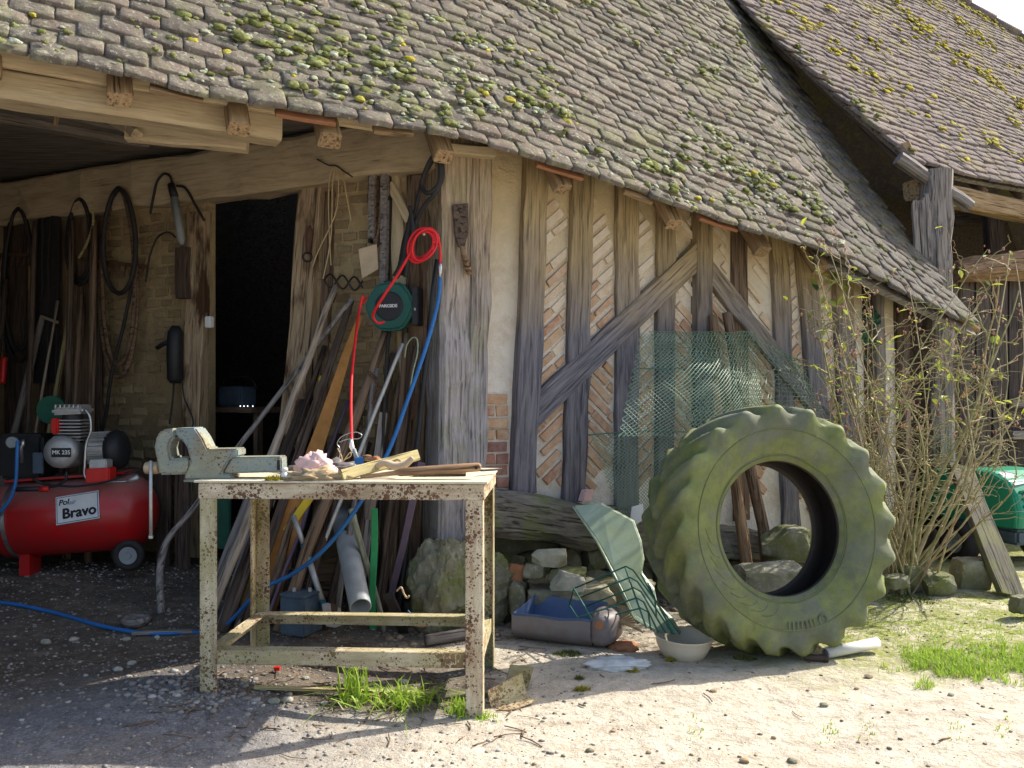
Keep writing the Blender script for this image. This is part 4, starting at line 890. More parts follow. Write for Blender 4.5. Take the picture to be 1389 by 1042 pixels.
def tuft(name, mat, c, R, n, seed, label, h=0.035):
    r = random.Random(seed); m = MB()
    for _ in range(n):
        a, d = r.random() * 6.3, R * math.sqrt(r.random()); q = V(c) + V((math.cos(a) * d, math.sin(a) * d * 0.7, 0)); hh = h * r.uniform(0.4, 1.0) * (1.1 - d / R * 0.6); w = r.uniform(0.0015, 0.003)
        t = V((r.gauss(0, 0.012), r.gauss(0, 0.012), hh)); s = V((math.cos(a * 3), math.sin(a * 3), 0)) * w
        m.add([q - s, q + s, q + t], [(0, 1, 2)])
    return tag(m.build(name, mat), label, 'moss', None, 'stuff')
tuft('moss_tuft', 'moss_yel', onb(372, 0.06), 0.035, 220, 1, 'yellow moss tuft at the vise foot')
tuft('moss_tuft', 'moss', onb(541, 0.9), 0.05, 260, 2, 'green moss tuft at the back edge of the bench', 0.045)
tuft('moss_tuft', 'moss', onb(497, 0.9), 0.025, 120, 3, 'small green moss tuft behind the blue plug', 0.035)
# air gun end: red hose ends in a white nozzle with a blue plug
nz = thing('air_nozzle', 'white air hose nozzle with bright blue plug resting on bench clutter', 'nozzle', at(*bz(485, 240), 3.55))
m = MB(); m.tube([at(*bz(449, 110), 3.56), at(*bz(450, 150), 3.56), at(*bz(462, 185), 3.56)], [0.006, 0.011, 0.006], 10); m.build('body', 'white', nz, smooth=True)
m = MB(); m.tube([at(*bz(462, 165), 3.56), at(*bz(482, 225), 3.55)], 0.009, 10); m.build('stem', 'greypvc', nz, smooth=True)
m = MB(); c = at(*bz(492, 232), 3.54); m.box(c, V((0.018, 0.004, 0.003)), V((-0.004, 0.015, 0)), V((-0.003, 0, 0.014))); m.build('plug', 'blue', nz, bevel=0.004)
tag(hose('loose_wire', 'steel', [at(*bz(x, y), 3.55) for x, y in ((378, 235), (385, 170), (368, 130), (400, 90), (470, 68), (508, 85), (490, 105), (430, 108), (380, 125))], 0.0018, n=5), 'thin loop of bare wire standing up beside the white nozzle', 'wire')
tag(hose('string_end', 'twine', [at(*bz(x, y), 3.52) for x, y in ((370, 160), (392, 205), (400, 235), (440, 185), (445, 205), (412, 225))], 0.0022, n=5), 'frayed cream string below the bare wire loop', 'string')

# ================================================================== AGAINST THE DOOR WALL: leaning handles, hoses, belts
def lean(name, mat, top, bot, r0, r1, label, cat='handle', off=0.08, group='handles leaning by the door', kind='pole', w=None):
    a = LW(*top, off); b = gnd(*bot)
    if kind == 'pole': o = pole(name, mat, a, b, r0, r1, wob=0.012, segs=12)
    else: o = beam(name, mat, a, b, r0, r1, (0.1, -1, 0.3), None, 0.004, 8, w1=w)
    return tag(o, label, cat, group)
o = MB(); pts = spline([LW(478, 405, 0.10), at(400, 507, 4.9), at(321, 609, 4.78), at(262, 690, 4.68), at(228, 732, 4.62), at(217, 775, 4.6), V(gnd(219, 806))], 6)
o.tube(pts, [0.015 + 0.005 * sstep(0.55, 0.75, i / 36) for i in range(len(pts))], 9); tag(o.build('scythe_handle', 'w_grey', smooth=True, axis=pts[-1] - pts[0]), 'long bent scythe handle with a curved lower end by the door', 'handle')
pick = lean('pick_handle', 'w_pale', (456, 388), (276, 828), 0.018, 0.028, 'pale thick wooden handle with a rusty iron socket at its top', off=0.10)
pole('socket', 'rusty', LW(453, 395, 0.10), LW(447, 410, 0.105), 0.024, 0.026, parent=pick)
lean('plank', 'w_dark', (476, 408), (325, 822), 0.035, 0.02, 'dark narrow board leaning behind the pale handle', kind='beam', cat='board', w=0.06)
slim = lean('tool_handle', 'w_pale', (436, 515), (322, 824), 0.011, 0.015, 'slim handle with a yellow painted tip', off=0.14)
pole('yellow_tip', 'yellow', LW(437, 511, 0.14), LW(434, 520, 0.143), 0.0155, 0.0155, parent=slim)
lean('saw_blade', 'orange', (488, 428), (350, 815), 0.03, 0.006, 'long rust orange saw blade tapering upward', kind='beam', cat='saw', w=0.15, off=0.09)
lean('iron_bar', 'purple', (471, 543), (358, 826), 0.011, 0.011, 'dark purple iron bar next to the orange saw blade', cat='bar', off=0.16)
lean('lever', 'w_brown', (524, 450), (378, 830), 0.026, 0.032, 'thick brown wooden lever under the green hose reel', off=0.10)
lean('metal_tube', 'alu', (546, 466), (398, 812), 0.011, 0.011, 'long pale grey metal tube leaning under the hose reel', cat='tube', off=0.22)
lean('black_rod', 'blackrub', (527, 446), (508, 838), 0.011, 0.012, 'black straight rod standing right below the hose reel', cat='rod', off=0.15)
lean('brown_stake', 'w_brown', (551, 452), (528, 842), 0.016, 0.02, 'brown stake below the reel bracket', cat='stake', off=0.10)
lean('black_pipe', 'black', (593, 352), (540, 846), 0.013, 0.014, 'long black plastic pipe beside the corner post', cat='pipe', off=0.17)
lean('grey_lath', 'w_grey', (520, 560), (484, 838), 0.045, 0.02, 'grey weathered lath between the black rod and the lever', kind='beam', cat='lath', off=0.2)
lean('grey_plank', 'w_grey', (506, 640), (492, 800), 0.055, 0.022, 'short grey plank end beside the green board under the bench', kind='beam', cat='plank', off=0.45)
lean('green_board', 'greenp', (508, 690), (505, 852), 0.034, 0.02, 'narrow bright green painted board under the bench', kind='beam', cat='board', off=0.50)
lean('purple_board', 'purple', (572, 628), (524, 838), 0.038, 0.02, 'purple grey painted lath leaning beside the corner post', kind='beam', cat='board', off=0.30)
lean('dark_stake', 'w_dark', (546, 560), (510, 842), 0.018, 0.02, 'dark stake just left of the purple grey lath', cat='stake', off=0.2)
lean('dark_stake', 'w_dark', (500, 600), (440, 838), 0.02, 0.022, 'dark round stake behind the grey drainpipe', cat='stake', off=0.2)
lean('dark_stake', 'w_brown', (462, 590), (384, 838), 0.022, 0.025, 'brown round stake behind the yellow bar', cat='stake', off=0.16)
lean('dark_stake', 'w_dark', (412, 545), (300, 830), 0.03, 0.03, 'thick dark stake behind the slim yellow tipped handle', cat='stake', off=0.05)
lean('bark_plank', 'w_grey', (352, 640), (284, 800), 0.055, 0.025, 'weathered grey bark edged plank behind the left bench legs', kind='beam', cat='plank', off=0.35)
lean('bark_plank', 'w_dark', (372, 640), (310, 815), 0.05, 0.025, 'dark bark edged plank behind the back bench leg', kind='beam', cat='plank', off=0.3)
for i, (tx, ty, bx, r_, mt, lab) in enumerate(((442, 470, 306, 0.016, 'w_dark', 'thin dark pole behind the pale thick handle'), (462, 500, 350, 0.02, 'w_brown', 'brown pole behind the slim yellow tipped handle'), (500, 520, 402, 0.018, 'w_dark', 'dark pole between saw blade and brown lever'), (512, 500, 452, 0.014, 'w_grey', 'thin grey pole behind the iron chain'), (534, 480, 470, 0.02, 'w_dark', 'dark pole behind the pale metal tube'), (540, 520, 496, 0.016, 'w_brown', 'brown pole right of the pale metal tube'), (564, 470, 516, 0.02, 'w_dark', 'dark pole behind the brown stake below the bracket'), (574, 520, 538, 0.017, 'w_dark', 'dark pole standing against the corner post side'), (400, 600, 330, 0.02, 'w_dark', 'short dark pole in front of the right door jamb'), (384, 590, 296, 0.015, 'w_grey', 'short grey pole in front of the doorway'))):
    lean('pole', mt, (tx, ty), (bx, 838), r_, r_ * 1.2, lab, 'pole', off=0.04 + 0.05 * (i % 4))
a, b = at(428, 664, 4.55), gnd(304, 812); tag(beam('yellow_bar', 'yellow', a, b, 0.042, 0.012, (0.2, -1, 0.3), None, 0.002, 6), 'bright yellow flat bar slanting down under the bench', 'bar')
m = MB(); q = LW(296, 690, 0.25); m.box(q, V((0.075, 0.01, 0)), V((0, 0.02, 0)), V((0, 0, 0.24))); tag(m.build('green_sheet', 'greend', bevel=0.006), 'dark green panel standing behind the left front bench leg', 'panel')
dp = thing('drainpipe', 'grey plastic drainpipe length leaning under the bench', 'pipe', gnd(492, 838))
a, b = at(463, 700, 4.72), at(489, 824, 4.05); ax = (b - a)
m = MB(); m.lathe(a, ax, [(0, 0.058), (ax.length - 0.002, 0.052), (ax.length, 0.050), (ax.length, 0.046), (0, 0.050)], 28); m.build('tube', 'greypvc', dp, smooth=True, axis=ax)
m = MB(); m.lathe(a - ax.normalized() * 0.01, ax, [(0, 0.05), (0, 0.063), (0.10, 0.063), (0.11, 0.058)], 28); m.build('socket_end', 'greypvc', dp, smooth=True, axis=ax)
tag(pole('birch_stick', 'birch', at(476, 690, 4.40), gnd(523, 856), 0.018, 0.014, wob=0.01), 'lichen covered birch stick crossing the grey drainpipe', 'stick')
lp = thing('loppers', 'grey handled loppers with teal joints standing under the bench', 'loppers', gnd(450, 852))
p = [at(398, 700, 4.45), at(412, 738, 4.4), at(437, 815, 4.3), at(445, 845, 4.25)]
m = MB(); m.tube([p[0], p[1]], 0.014, 10); m.build('handle', 'alu', lp, smooth=True); m = MB(); m.tube([p[1], p[1].lerp(p[2], 0.25)], 0.019, 10); m.build('joint', 'teal', lp, smooth=True)
m = MB(); m.tube([p[1].lerp(p[2], 0.25), p[2]], 0.016, 10); m.build('handle', 'alu', lp, smooth=True); m = MB(); m.tube([p[2], p[2].lerp(p[3], 0.35)], 0.018, 10); m.build('joint', 'teal', lp, smooth=True)
pxprism('blade', 'alu', [(436, 820), (444, 818), (462, 826), (464, 848), (455, 852), (442, 850)], 4.25, 0.012, lp, 0.003)
pxprism('jaw', 'rusty', [(448, 818), (458, 822), (456, 838), (450, 836)], 4.24, 0.012, lp, 0.003)
bt = thing('car_battery', 'dark blue grey car battery standing under the bench', 'battery', gnd(409, 848))
g = gnd(409, 850); q = g + Z * 0.095; m = MB(); m.box(q, V((0.068, -0.03, 0)), V((0.03, 0.075, 0)), Z * 0.095); m.build('case', 'battery', bt, bevel=0.006)
m = MB(); m.box(q + Z * 0.1015, V((0.070, -0.031, 0)), V((0.031, 0.077, 0)), Z * 0.006); m.build('lid', 'battery', bt, bevel=0.003)
for sx in (-0.04, 0.04): m = MB(); m.lathe(q + V((sx, 0.01, 0.107)), Z, [(0, 0), (0, 0.011), (0.018, 0.009), (0.018, 0)], 12); m.build('terminal', 'alu', bt)
m = MB(); m.box(q + V((0.028, -0.086, 0.02)), V((0.022, -0.0, 0)), V((0, 0.002, 0)), Z * 0.03); m.build('label_patch', 'binout', bt)
tag(beam('iron_bracket', 'iron', at(527, 808, 4.2), gnd(549, 858), 0.05, 0.03, (0, -1, 0.2), None, 0.004, 5), 'dark iron bracket on the ground beside the boulder', 'bracket')
tag(hose('brass_hook', 'copper', [at(x, y, 4.12) for x, y in ((538, 802), (544, 797), (548, 806), (552, 811), (555, 808))], 0.005), 'small brass hook above the dark iron bracket', 'hook')
tag(pxprism('red_rag', 'terra', [(565, 838), (580, 834), (588, 842), (576, 852), (562, 850)], 4.12, 0.03, None, 0.006), 'scrap of red cloth at the boulder foot', 'rag')
tag(hose('blue_twine', 'blue', [at(x, y, 4.14) for x, y in ((553, 828), (560, 838), (556, 848), (566, 846))], 0.004), 'short bit of blue cord next to the red scrap', 'cord')
tag(pxprism('scrap_plate', 'w_brown', [(425, 765), (463, 752), (468, 800), (440, 815)], 4.62, 0.02, None, 0.004), 'brown wooden scrap board behind the loppers', 'board')
tag(pxprism('rusty_plate', 'rusty', [(537, 540), (563, 532), (568, 560), (556, 573), (541, 566)], 4.72, 0.012, None, 0.003), 'rusty triangular plate hanging beside the blue hose', 'plate')
chn = thing('iron_chain', 'rusty iron chain looped behind the red hose', 'chain', LW(500, 590, 0.2))
lk = MB(); lk.tube([V((0.022 * math.cos(t) , 0, 0.013 * math.sin(t))) for t in np.linspace(0, 2 * math.pi, 13)], 0.0035, 6, False); lme = mesh('link', lk.v, lk.f, 'rusty', True)
cp = spline([LW(x, y, 0.24) for x, y in ((503, 508), (512, 520), (508, 545), (496, 560), (488, 555), (490, 575), (484, 600), (482, 618))], 5)
for i in range(0, len(cp) - 1, 2):
    d = (cp[i + 1] - cp[i]).normalized(); mw = Matrix.Translation(cp[i]) @ d.to_track_quat('X', 'Z').to_matrix().to_4x4() @ Matrix.Rotation(math.pi / 2 * (i // 2 % 2) + 0.3, 4, 'X'); mkobj('link', lme, chn, mw)

# green hose reel with its red hose and the blue hose
rl = thing('hose_reel', 'round dark green wall hose reel with black disc and red hose', 'hose reel', LW(530, 450, 0.1))
rc = LW(530, 416, 0.17); RX = V((0.975, -0.22, 0)).normalized(); RN = V((-0.22, -0.975, 0)).normalized()
rmw = lambda off, x=0.0, z=0.0: Matrix.Translation(rc + RN * off + RX * x + Z * z) @ Matrix((RX, V((0, 0, 1)), RN)).transposed().to_4x4()
prof = []
for k in range(48):
    t = 2 * math.pi * k / 48; r = 0.136 + 0.006 * (1 if math.cos(6 * t) > 0.4 else 0); prof.append(rc + RX * r * math.cos(t) + Z * r * math.sin(t) - RN * 0.05)
m = MB(); m.prism(prof, RN * 0.075); m.build('housing', 'greenreel', rl, bevel=0.014, segs=3)
m = MB(); m.lathe(rc + RN * 0.018, RN, [(0, 0.082), (0.011, 0.080), (0.014, 0.074), (0.014, 0.0)], 40); m.build('disc', 'black', rl)
text('PARKSIDE', 'white', 0.024, rmw(0.0335, -0.002, 0.0), rl, bold=0.0006)
m = MB(); m.box(rc + RX * 0.145 - RN * 0.03, RX * 0.018, RN * 0.045, Z * 0.105); m.build('bracket', 'black', rl, bevel=0.004)
text('0', 'white', 0.02, rmw(0.017, 0.146, -0.02) , rl, name='mark')
m = MB(); m.box(rc - RX * 0.02 + Z * 0.138 - RN * 0.02, RX * 0.022, RN * 0.02, Z * 0.006); m.build('guide', 'black', rl, bevel=0.002)
rd = thing('red_hose', 'bright red air hose coiled on a nail and hanging to the bench', 'hose', LW(575, 380, 0.1))
cc = RW(574, 333, 0.14)
for k in range(5):
    pts = []; rx, rz, ph = 0.055 + 0.006 * k % 0.017, 0.075 + 0.007 * (k % 3), k * 0.4
    for t in np.linspace(0, 2 * math.pi, 22): pts.append(cc + V((rx * math.cos(t) + 0.012 * math.sin(k * 2) + 0.02 * math.sin(t), -0.012 * k + 0.01 * math.sin(2 * t), rz * math.sin(t) + 0.01 * math.cos(k))))
    m = MB(); m.tube(pts, 0.0068, 7); m.build('coil', 'redhose', rd, smooth=True)
hose('lead', 'redhose', [cc + V((-0.05, -0.03, -0.02)), at(540, 372, 4.42), at(515, 410, 4.45), at(506, 428, 4.5), at(512, 438, 4.52), at(521, 437, 4.55)], 0.0078, rd)
hose('drop', 'redhose', [at(497, 404, 4.62), at(490, 412, 4.55), at(492, 402, 4.54), at(486, 430, 4.5), at(478, 500, 4.1), at(476, 545, 3.85), at(477, 598, 3.56)], 0.0068, rd)
hose('tail', 'redhose', [cc + V((0.03, -0.02, 0.07)), at(593, 318, 4.42), at(597, 340, 4.42), at(597, 358, 4.42)], 0.0068, rd)
m = MB(); m.tube([at(597, 357, 4.42), at(597, 364, 4.42), at(597, 370, 4.42), at(597, 376, 4.42)], [0.009, 0.011, 0.008, 0.009], 10); m.build('coupling', 'steel', rd, smooth=True)
m = MB(); m.tube([RW(575, 318, 0.08), RW(575, 318, 0.2)], 0.008, 8); tag(m.build('nail', 'copper', smooth=True), 'large nail in the corner post holding the red coil', 'nail')
bh = [at(597, 376, 4.42), at(594, 410, 4.42), at(578, 470, 4.38), at(552, 545, 4.3), at(527, 612, 4.22), at(490, 680, 4.15), at(443, 742, 4.1), at(398, 778, 4.15), at(352, 802, 4.2)]
bh += [gnd(x, y) + Z * 0.01 for x, y in ((300, 822), (255, 826), (200, 823), (140, 814), (70, 806), (0, 802), (-90, 800), (-200, 812))]
hose('blue_hose', 'blue', bh, 0.0105, label='long blue air hose trailing from the coupling across the gravel', cat='hose')

# belts, twine and irons on the lintel
bl = thing('drive_belt', 'flat grey brown drive belts hanging from the lintel', 'belt', LW(515, 400, 0.05))
for i, (pts, mt, w) in enumerate((([(504, 330), (504, 260), (506, 225), (515, 214), (525, 224), (528, 262), (526, 330), (523, 400)], 'blackrub', 0.05), ([(510, 335), (511, 260), (514, 222), (518, 222), (519, 260), (517, 300), (512, 332)], 'w_brown', 0.035), ([(505, 324), (506, 250), (512, 220), (521, 224), (522, 290), (520, 390)], 'w_grey', 0.03))):
    P = spline([LW(x, y, 0.05 + 0.012 * i) for x, y in pts], 6); m = MB()
    k_ = 0.007 if i != 2 else 0.02; R_ = []
    for q in range(len(P)):
        d = (P[min(q + 1, len(P) - 1)] - P[max(q - 1, 0)]).normalized(); sd = d.cross(LN); R_ += [P[q] - sd * k_ - LN * w / 2, P[q] + sd * k_ - LN * w / 2, P[q] + sd * k_ + LN * w / 2, P[q] - sd * k_ + LN * w / 2]
    n_ = len(P); m.add(R_, [(q * 4 + j, q * 4 + (j + 1) % 4, q * 4 + 4 + (j + 1) % 4, q * 4 + 4 + j) for q in range(n_ - 1) for j in range(4)] + [(0, 1, 2, 3), (n_ * 4 - 4, n_ * 4 - 3, n_ * 4 - 2, n_ * 4 - 1)])
    m.build('strap', mt, bl)
bl2 = thing('black_cable_bundle', 'bundle of black belts and cable hung between lintel and corner post', 'cables', LW(560, 420, 0.1))
for i, pts in enumerate(([(592, 210), (575, 240), (562, 290), (550, 320), (545, 345), (540, 372)], [(598, 212), (600, 240), (590, 262), (572, 285), (556, 325), (550, 350), (547, 374)], [(590, 208), (580, 225), (572, 250), (580, 262), (595, 250), (597, 225), (590, 208)], [(560, 290), (553, 320), (548, 350), (542, 366), (536, 376)], [(556, 280), (560, 310), (556, 335), (553, 355), (550, 376)])):
    hose('cable', 'blackrub', [at(x, y, 4.62 - 0.012 * i - 0.13 * sstep(550, 590, x)) for x, y in pts], 0.012 if i != 3 else 0.02, bl2)
tw = thing('twine_loop', 'loops of straw coloured twine hanging from a nail in the lintel', 'twine', LW(458, 360, 0.1))
for pts in (([(455, 226), (447, 240), (446, 300), (449, 360)], [(455, 226), (451, 250), (449, 320), (440, 370), (438, 378)], [(455, 224), (464, 235), (470, 265), (476, 300)], [(456, 226), (459, 250), (455, 290), (432, 340), (424, 362)])[i] for i in range(4)):
    hose('strand', 'twine', [LW(x, y, 0.13) for x, y in pts], 0.0035, tw, n=5)
hose('wire_tie', 'iron', [LW(x, y, 0.135) for x, y in ((430, 216), (445, 224), (456, 225), (466, 232), (478, 240))], 0.004, tw, n=5)
cb = thing('iron_spiral', 'black wrought iron spiral rod hooked on the wall beside the card', 'iron rod', LW(465, 392, 0.08))
for k in range(2):
    hose('rod', 'iron', [LW(440 + t * 52, 380 + 9 * math.sin(t * 10 + k * math.pi) + t * 6, 0.10 + 0.02 * math.cos(t * 10 + k * math.pi)) for t in np.linspace(0, 1, 16)], 0.006, cb, n=6, k=3)
tag(pxprism('wooden_tag', 'card', [(486, 338), (511, 331), (513, 365), (491, 378)], 4.78, 0.008, None, 0.002), 'pale square board scrap hung below the belts', 'board')
kh = thing('iron_hook', 'dark iron bolt with a ring fixed on the door jamb', 'hook', LW(417, 350, 0.08))
m = MB(); m.tube([LW(420, 306, 0.09), LW(420, 316, 0.09), LW(418, 345, 0.09)], [0.008, 0.024, 0.015], 8); m.build('bolt', 'rusty', kh, smooth=True)
hose('ring', 'iron', [LW(417 + 6 * math.cos(t), 349 + 6 * math.sin(t), 0.10) for t in np.linspace(0, 6.28, 14)], 0.006, kh, k=2)

ot = thing('old_chisel', 'dark spade shaped scraper with wooden handle hung on the corner post', 'scraper', RW(637, 372, 0.12))
m = MB(); m.prism([RW(x, y, 0.095) for x, y in ((613, 278), (634, 276), (634, 318), (629, 336), (621, 336), (616, 318))], N1 * 0.012); m.build('blade', 'w_dark', ot, bevel=0.003)
m = MB(); m.tube([RW(626, 334, 0.105), RW(629, 345, 0.11), RW(635, 365, 0.11), RW(637, 373, 0.11)], [0.009, 0.017, 0.018, 0.012], 10); m.build('handle', 'w_log', ot, smooth=True)
tag(hose('green_string', 'gsheet', [LW(x, y, 0.26) for x, y in ((549, 485), (552, 468), (560, 458), (566, 462), (566, 480), (560, 505), (556, 530))], 0.004, n=5), 'pale green string tied round the metal tube end', 'string')

# ---- left of the door
def loop(name, parent, cx, y0, y1, hw, r, mat, off, turns=2, tail=None):
    for k in range(turns):
        pts = [LW(cx + hw * (1 - 0.12 * k) * math.sin(t) * (0.7 + 0.3 * math.sin((t % (2 * math.pi)) / 2)), y0 + (y1 - y0) * (1 - 0.07 * k) * (1 - math.cos(t)) / 2, off + 0.02 * k + 0.01 * math.sin(3 * t)) for t in np.linspace(0, 2 * math.pi, 17)]
        hose(name, mat, pts, r, parent, k=3, n=7)
h1 = thing('hanging_hose', 'big dark brown hose loop hung on the brick wall left of the door', 'hose', LW(160, 515, 0.1))
loop('turn', h1, 161, 255, 512, 27, 0.016, 'w_brown', 0.10, 2); loop('turn', h1, 162, 256, 398, 24, 0.016, 'blackrub', 0.15, 1)
hose('tail', 'blackrub', [LW(x, y, 0.12) for x, y in ((180, 380), (168, 440), (152, 505), (144, 560), (138, 585))], 0.012, h1)
h2 = thing('hanging_hose', 'smaller black hose loop hung beside the dark boards', 'hose', LW(105, 385, 0.1)); loop('turn', h2, 108, 270, 386, 19, 0.014, 'blackrub', 0.10, 2)
h3 = thing('hanging_hose', 'long black hose loop hung at the far left of the wall', 'hose', LW(25, 480, 0.1)); loop('turn', h3, 25, 283, 490, 24, 0.014, 'blackrub', 0.10, 2)
bk = thing('leather_strap_bundle', 'long black strap bundle hanging between the hose loops', 'straps', LW(68, 540, 0.1))
for px, w in ((58, 0.07), (67, 0.06), (78, 0.08)): beam('strap', 'blackrub', LW(px, 250, 0.08), LW(px - 6, 520, 0.12), w, 0.03, LN, bk, 0.01, 8)
beam('bundle_peg', 'w_brown', LW(74, 236, 0.05), LW(74, 262, 0.09), 0.03, 0.03, LN, bk, 0.002, 3)
def rake(x0, x1, y, n, label, slope=0):
    t = thing('rake_head', label, 'rake', LW((x0 + x1) / 2, y + 15, 0.08)); beam('bar', 'rusty', LW(x0, y, 0.08), LW(x1, y + slope, 0.08), 0.025, 0.02, LN, t, 0.001, 4)
    for k in range(n):
        a = LW(x0 + (x1 - x0) * (k + 0.5) / n, y + 2 + slope * k / n, 0.09); m = MB(); m.tube([a, a - Z * 0.07 + LN * 0.015], [0.007, 0.004], 6); m.build('tine', 'rusty', t, smooth=True)
rake(112, 198, 352, 11, 'rusty iron rake head hung behind the big hose loop', 10); rake(-20, 46, 346, 8, 'dark iron rake head hung behind the far left hose loop')
gg = thing('grease_gun', 'steel grease gun hanging beside the door with a black lever', 'grease gun', LW(245, 328, 0.1))
m = MB(); m.tube([LW(236, 266, 0.12), LW(246, 325, 0.12), LW(247, 332, 0.12)], [0.025, 0.026, 0.012], 14); m.build('barrel', 'greypvc', gg, smooth=True)
m = MB(); m.tube([LW(232, 250, 0.12), LW(237, 268, 0.12)], [0.024, 0.027], 12); m.build('head', 'black', gg, smooth=True)
hose('nozzle_hose', 'blackrub', [LW(x, y, 0.12) for x, y in ((234, 254), (231, 240), (222, 236), (213, 247), (208, 268), (204, 290))], 0.008, gg); hose('lever', 'iron', [LW(x, y, 0.13) for x, y in ((240, 252), (252, 256), (266, 280), (277, 299))], 0.009, gg)
hose('grease_tube', 'blackrub', [LW(x, y, 0.10) for x, y in ((238, 322), (228, 315), (214, 322), (204, 345), (199, 372), (198, 383))], 0.006, label='thin black tube curving down from the grease gun', cat='tube')
tag(beam('leather_holster', 'w_dark', LW(249, 336, 0.07), LW(249, 405, 0.07), 0.085, 0.05, LN, None, 0.006, 6), 'dark brown leather holster under the grease gun', 'holster')
bt2 = thing('power_tool', 'black power tool with cable hanging on the door jamb', 'power tool', LW(238, 520, 0.1))
m = MB(); m.tube([LW(x, y, 0.11) for x, y in ((238, 442), (238, 452), (237, 480), (238, 515), (238, 520))], [0.025, 0.05, 0.052, 0.05, 0.03], 12); m.build('body', 'black', bt2, smooth=True)
m = MB(); m.tube([LW(213, 472, 0.12), LW(230, 462, 0.12)], [0.014, 0.017], 8); m.build('side_handle', 'black', bt2, smooth=True)
hose('cable', 'blackrub', [LW(x, y, 0.1) for x, y in ((236, 518), (234, 545), (230, 575))], 0.006, bt2); hose('cable', 'blackrub', [LW(x, y, 0.1) for x, y in ((247, 515), (250, 540), (262, 575), (243, 600), (240, 670))], 0.005, bt2)
m = MB(); m.box(LW(284, 437, 0.09), -LD * 0.024, LN * 0.02, Z * 0.035); sw = m.build('switch_box', 'white', bevel=0.006); tag(sw, 'small white switch box on the left door jamb', 'switch')
for i, (t, b, r, mt, lab) in enumerate((((92, 440), (38, 690), 0.016, 'w_yell', 'yellowish tool handle leaning at the far left wall'), ((58, 430), (-20, 690), 0.022, 'w_grey', 'grey thick handle leaning at the far left wall'),
        ((78, 408), (20, 690), 0.009, 'w_pale', 'thin pale handle with a cross grip at the far left wall'), ((110, 400), (92, 690), 0.016, 'w_brown', 'brown upright handle beside the rake head'), ((98, 300), (86, 690), 0.02, 'w_dark', 'dark tall handle beside the small black hose loop'), ((128, 300), (120, 690), 0.022, 'w_brown', 'brown tall handle left of the big hose loop'), ((48, 300), (30, 690), 0.018, 'w_dark', 'dark tall handle behind the black strap bundle'), ((8, 380), (-30, 690), 0.02, 'w_dark', 'dark handle near the red grip'))):
    a = LW(*t, 0.14); b2 = LW(b[0], 650, 0.45); b2.z = gz(b2.x, b2.y); tag(pole('tool_handle', mt, a, b2, r, r * 1.1), lab, 'handle', 'handles at the far left wall')
beam('cross_grip', 'w_pale', LW(56, 430, 0.17), LW(78, 437, 0.17), 0.02, 0.02, LN, [o for o in col.objects if o.get('label', '').startswith('thin pale handle with a cross')][0], 0.002, 3)
tag(pole('red_grip', 'red', LW(6, 485, 0.2), LW(3, 520, 0.22), 0.022), 'dull red grip at the far left wall', 'grip')
tag(hose('bent_lath', 'w_yell', [LW(x, y, 0.16) for x, y in ((126, 285), (126, 305), (118, 330), (107, 350))], 0.009), 'curved yellow lath over the small black hose loop', 'lath')
for i, (px, y0, y1, lab) in enumerate(((248, 600, 740, 'dark grey post stub behind the vise'), (222, 620, 760, 'dark board standing right of the compressor'))):
    a = LW(px, y0, 0.3); b = LW(px, y1, 0.32); b.z = gz(b.x, b.y); tag(beam('board', 'w_dark', a, b, 0.10, 0.03, LN, None), lab, 'board')

# in the dark room: a battery charger box on a shelf
sh = thing('shelf', 'dark wooden shelf in the room behind the door', 'shelf', LW(320, 600, -0.4)); beam('board', 'w_brown', LW(270, 556, -0.55), LW(365, 556, -0.55), 0.04, 0.35, LN, sh, 0.002, 4)
for px in (285, 350): beam('support', 'w_brown', LW(px, 558, -0.5), V((LW(px, 558, -0.5).x, LW(px, 558, -0.5).y, 0.0)), 0.05, 0.05, LN, sh, 0.002, 4)
cg = thing('charger_box', 'dark charger box with handle and small white lights behind the doorway', 'charger', LW(322, 553, -0.5))
m = MB(); m.box(LW(322, 538, -0.5), -LD * 0.11, LN * 0.08, Z * 0.07); m.build('case', 'battery', cg, bevel=0.015)
hose('handle', 'black', [LW(x, y, -0.45) for x, y in ((302, 525), (306, 514), (322, 511), (340, 514), (348, 526))], 0.008, cg)
for px in (326, 331, 336, 343): m = MB(); m.lathe(LW(px, 551, -0.41), LN, [(0, 0.0), (0, 0.005), (0.003, 0.0)], 8); m.build('indicator_light', 'led', cg)

# ================================================================== AIR COMPRESSOR
cpc = at(100, 699, 5.0); CA = V((0.997, 0.03, 0.07)).normalized(); CN = V((0.03, -1, 0)); CN = (CN - CA * CN.dot(CA)).normalized(); CZ = CA.cross(CN); CZ = -CZ if CZ.z < 0 else CZ
comp = thing('air_compressor', 'red tank air compressor with silver motor under the barn roof', 'compressor', V((cpc.x, cpc.y, 0.2)))
def cq(x, n, z): return cpc + CA * x + CN * n + CZ * z
R, L = 0.222, 0.48
m = MB(); m.lathe(cpc, CA, [(-L - 0.0, 0.0), (-L + 0.005, 0.06), (-L + 0.03, 0.13), (-L + 0.07, 0.185), (-L + 0.12, R), (L - 0.12, R), (L - 0.07, 0.185), (L - 0.03, 0.13), (L - 0.005, 0.06), (L, 0.0)], 48)
tank = m.build('tank', 'redtank', comp, smooth=True)
for x in (-0.29,):
    m = MB(); m.lathe(cq(x, 0, 0), CA, [(-0.012, R + 0.001), (-0.012, R + 0.006), (0.012, R + 0.006), (0.012, R + 0.001)], 48); m.build('band', 'steel', tank, smooth=False)
sc_ = at(129, 687, 4.76); sgm = lambda off: Matrix.Translation(cq(0.118, 0, 0) + (CN * 0.93 + CZ * 0.36).normalized() * (R + off) ) @ Matrix.Rotation(0, 4, 'X')
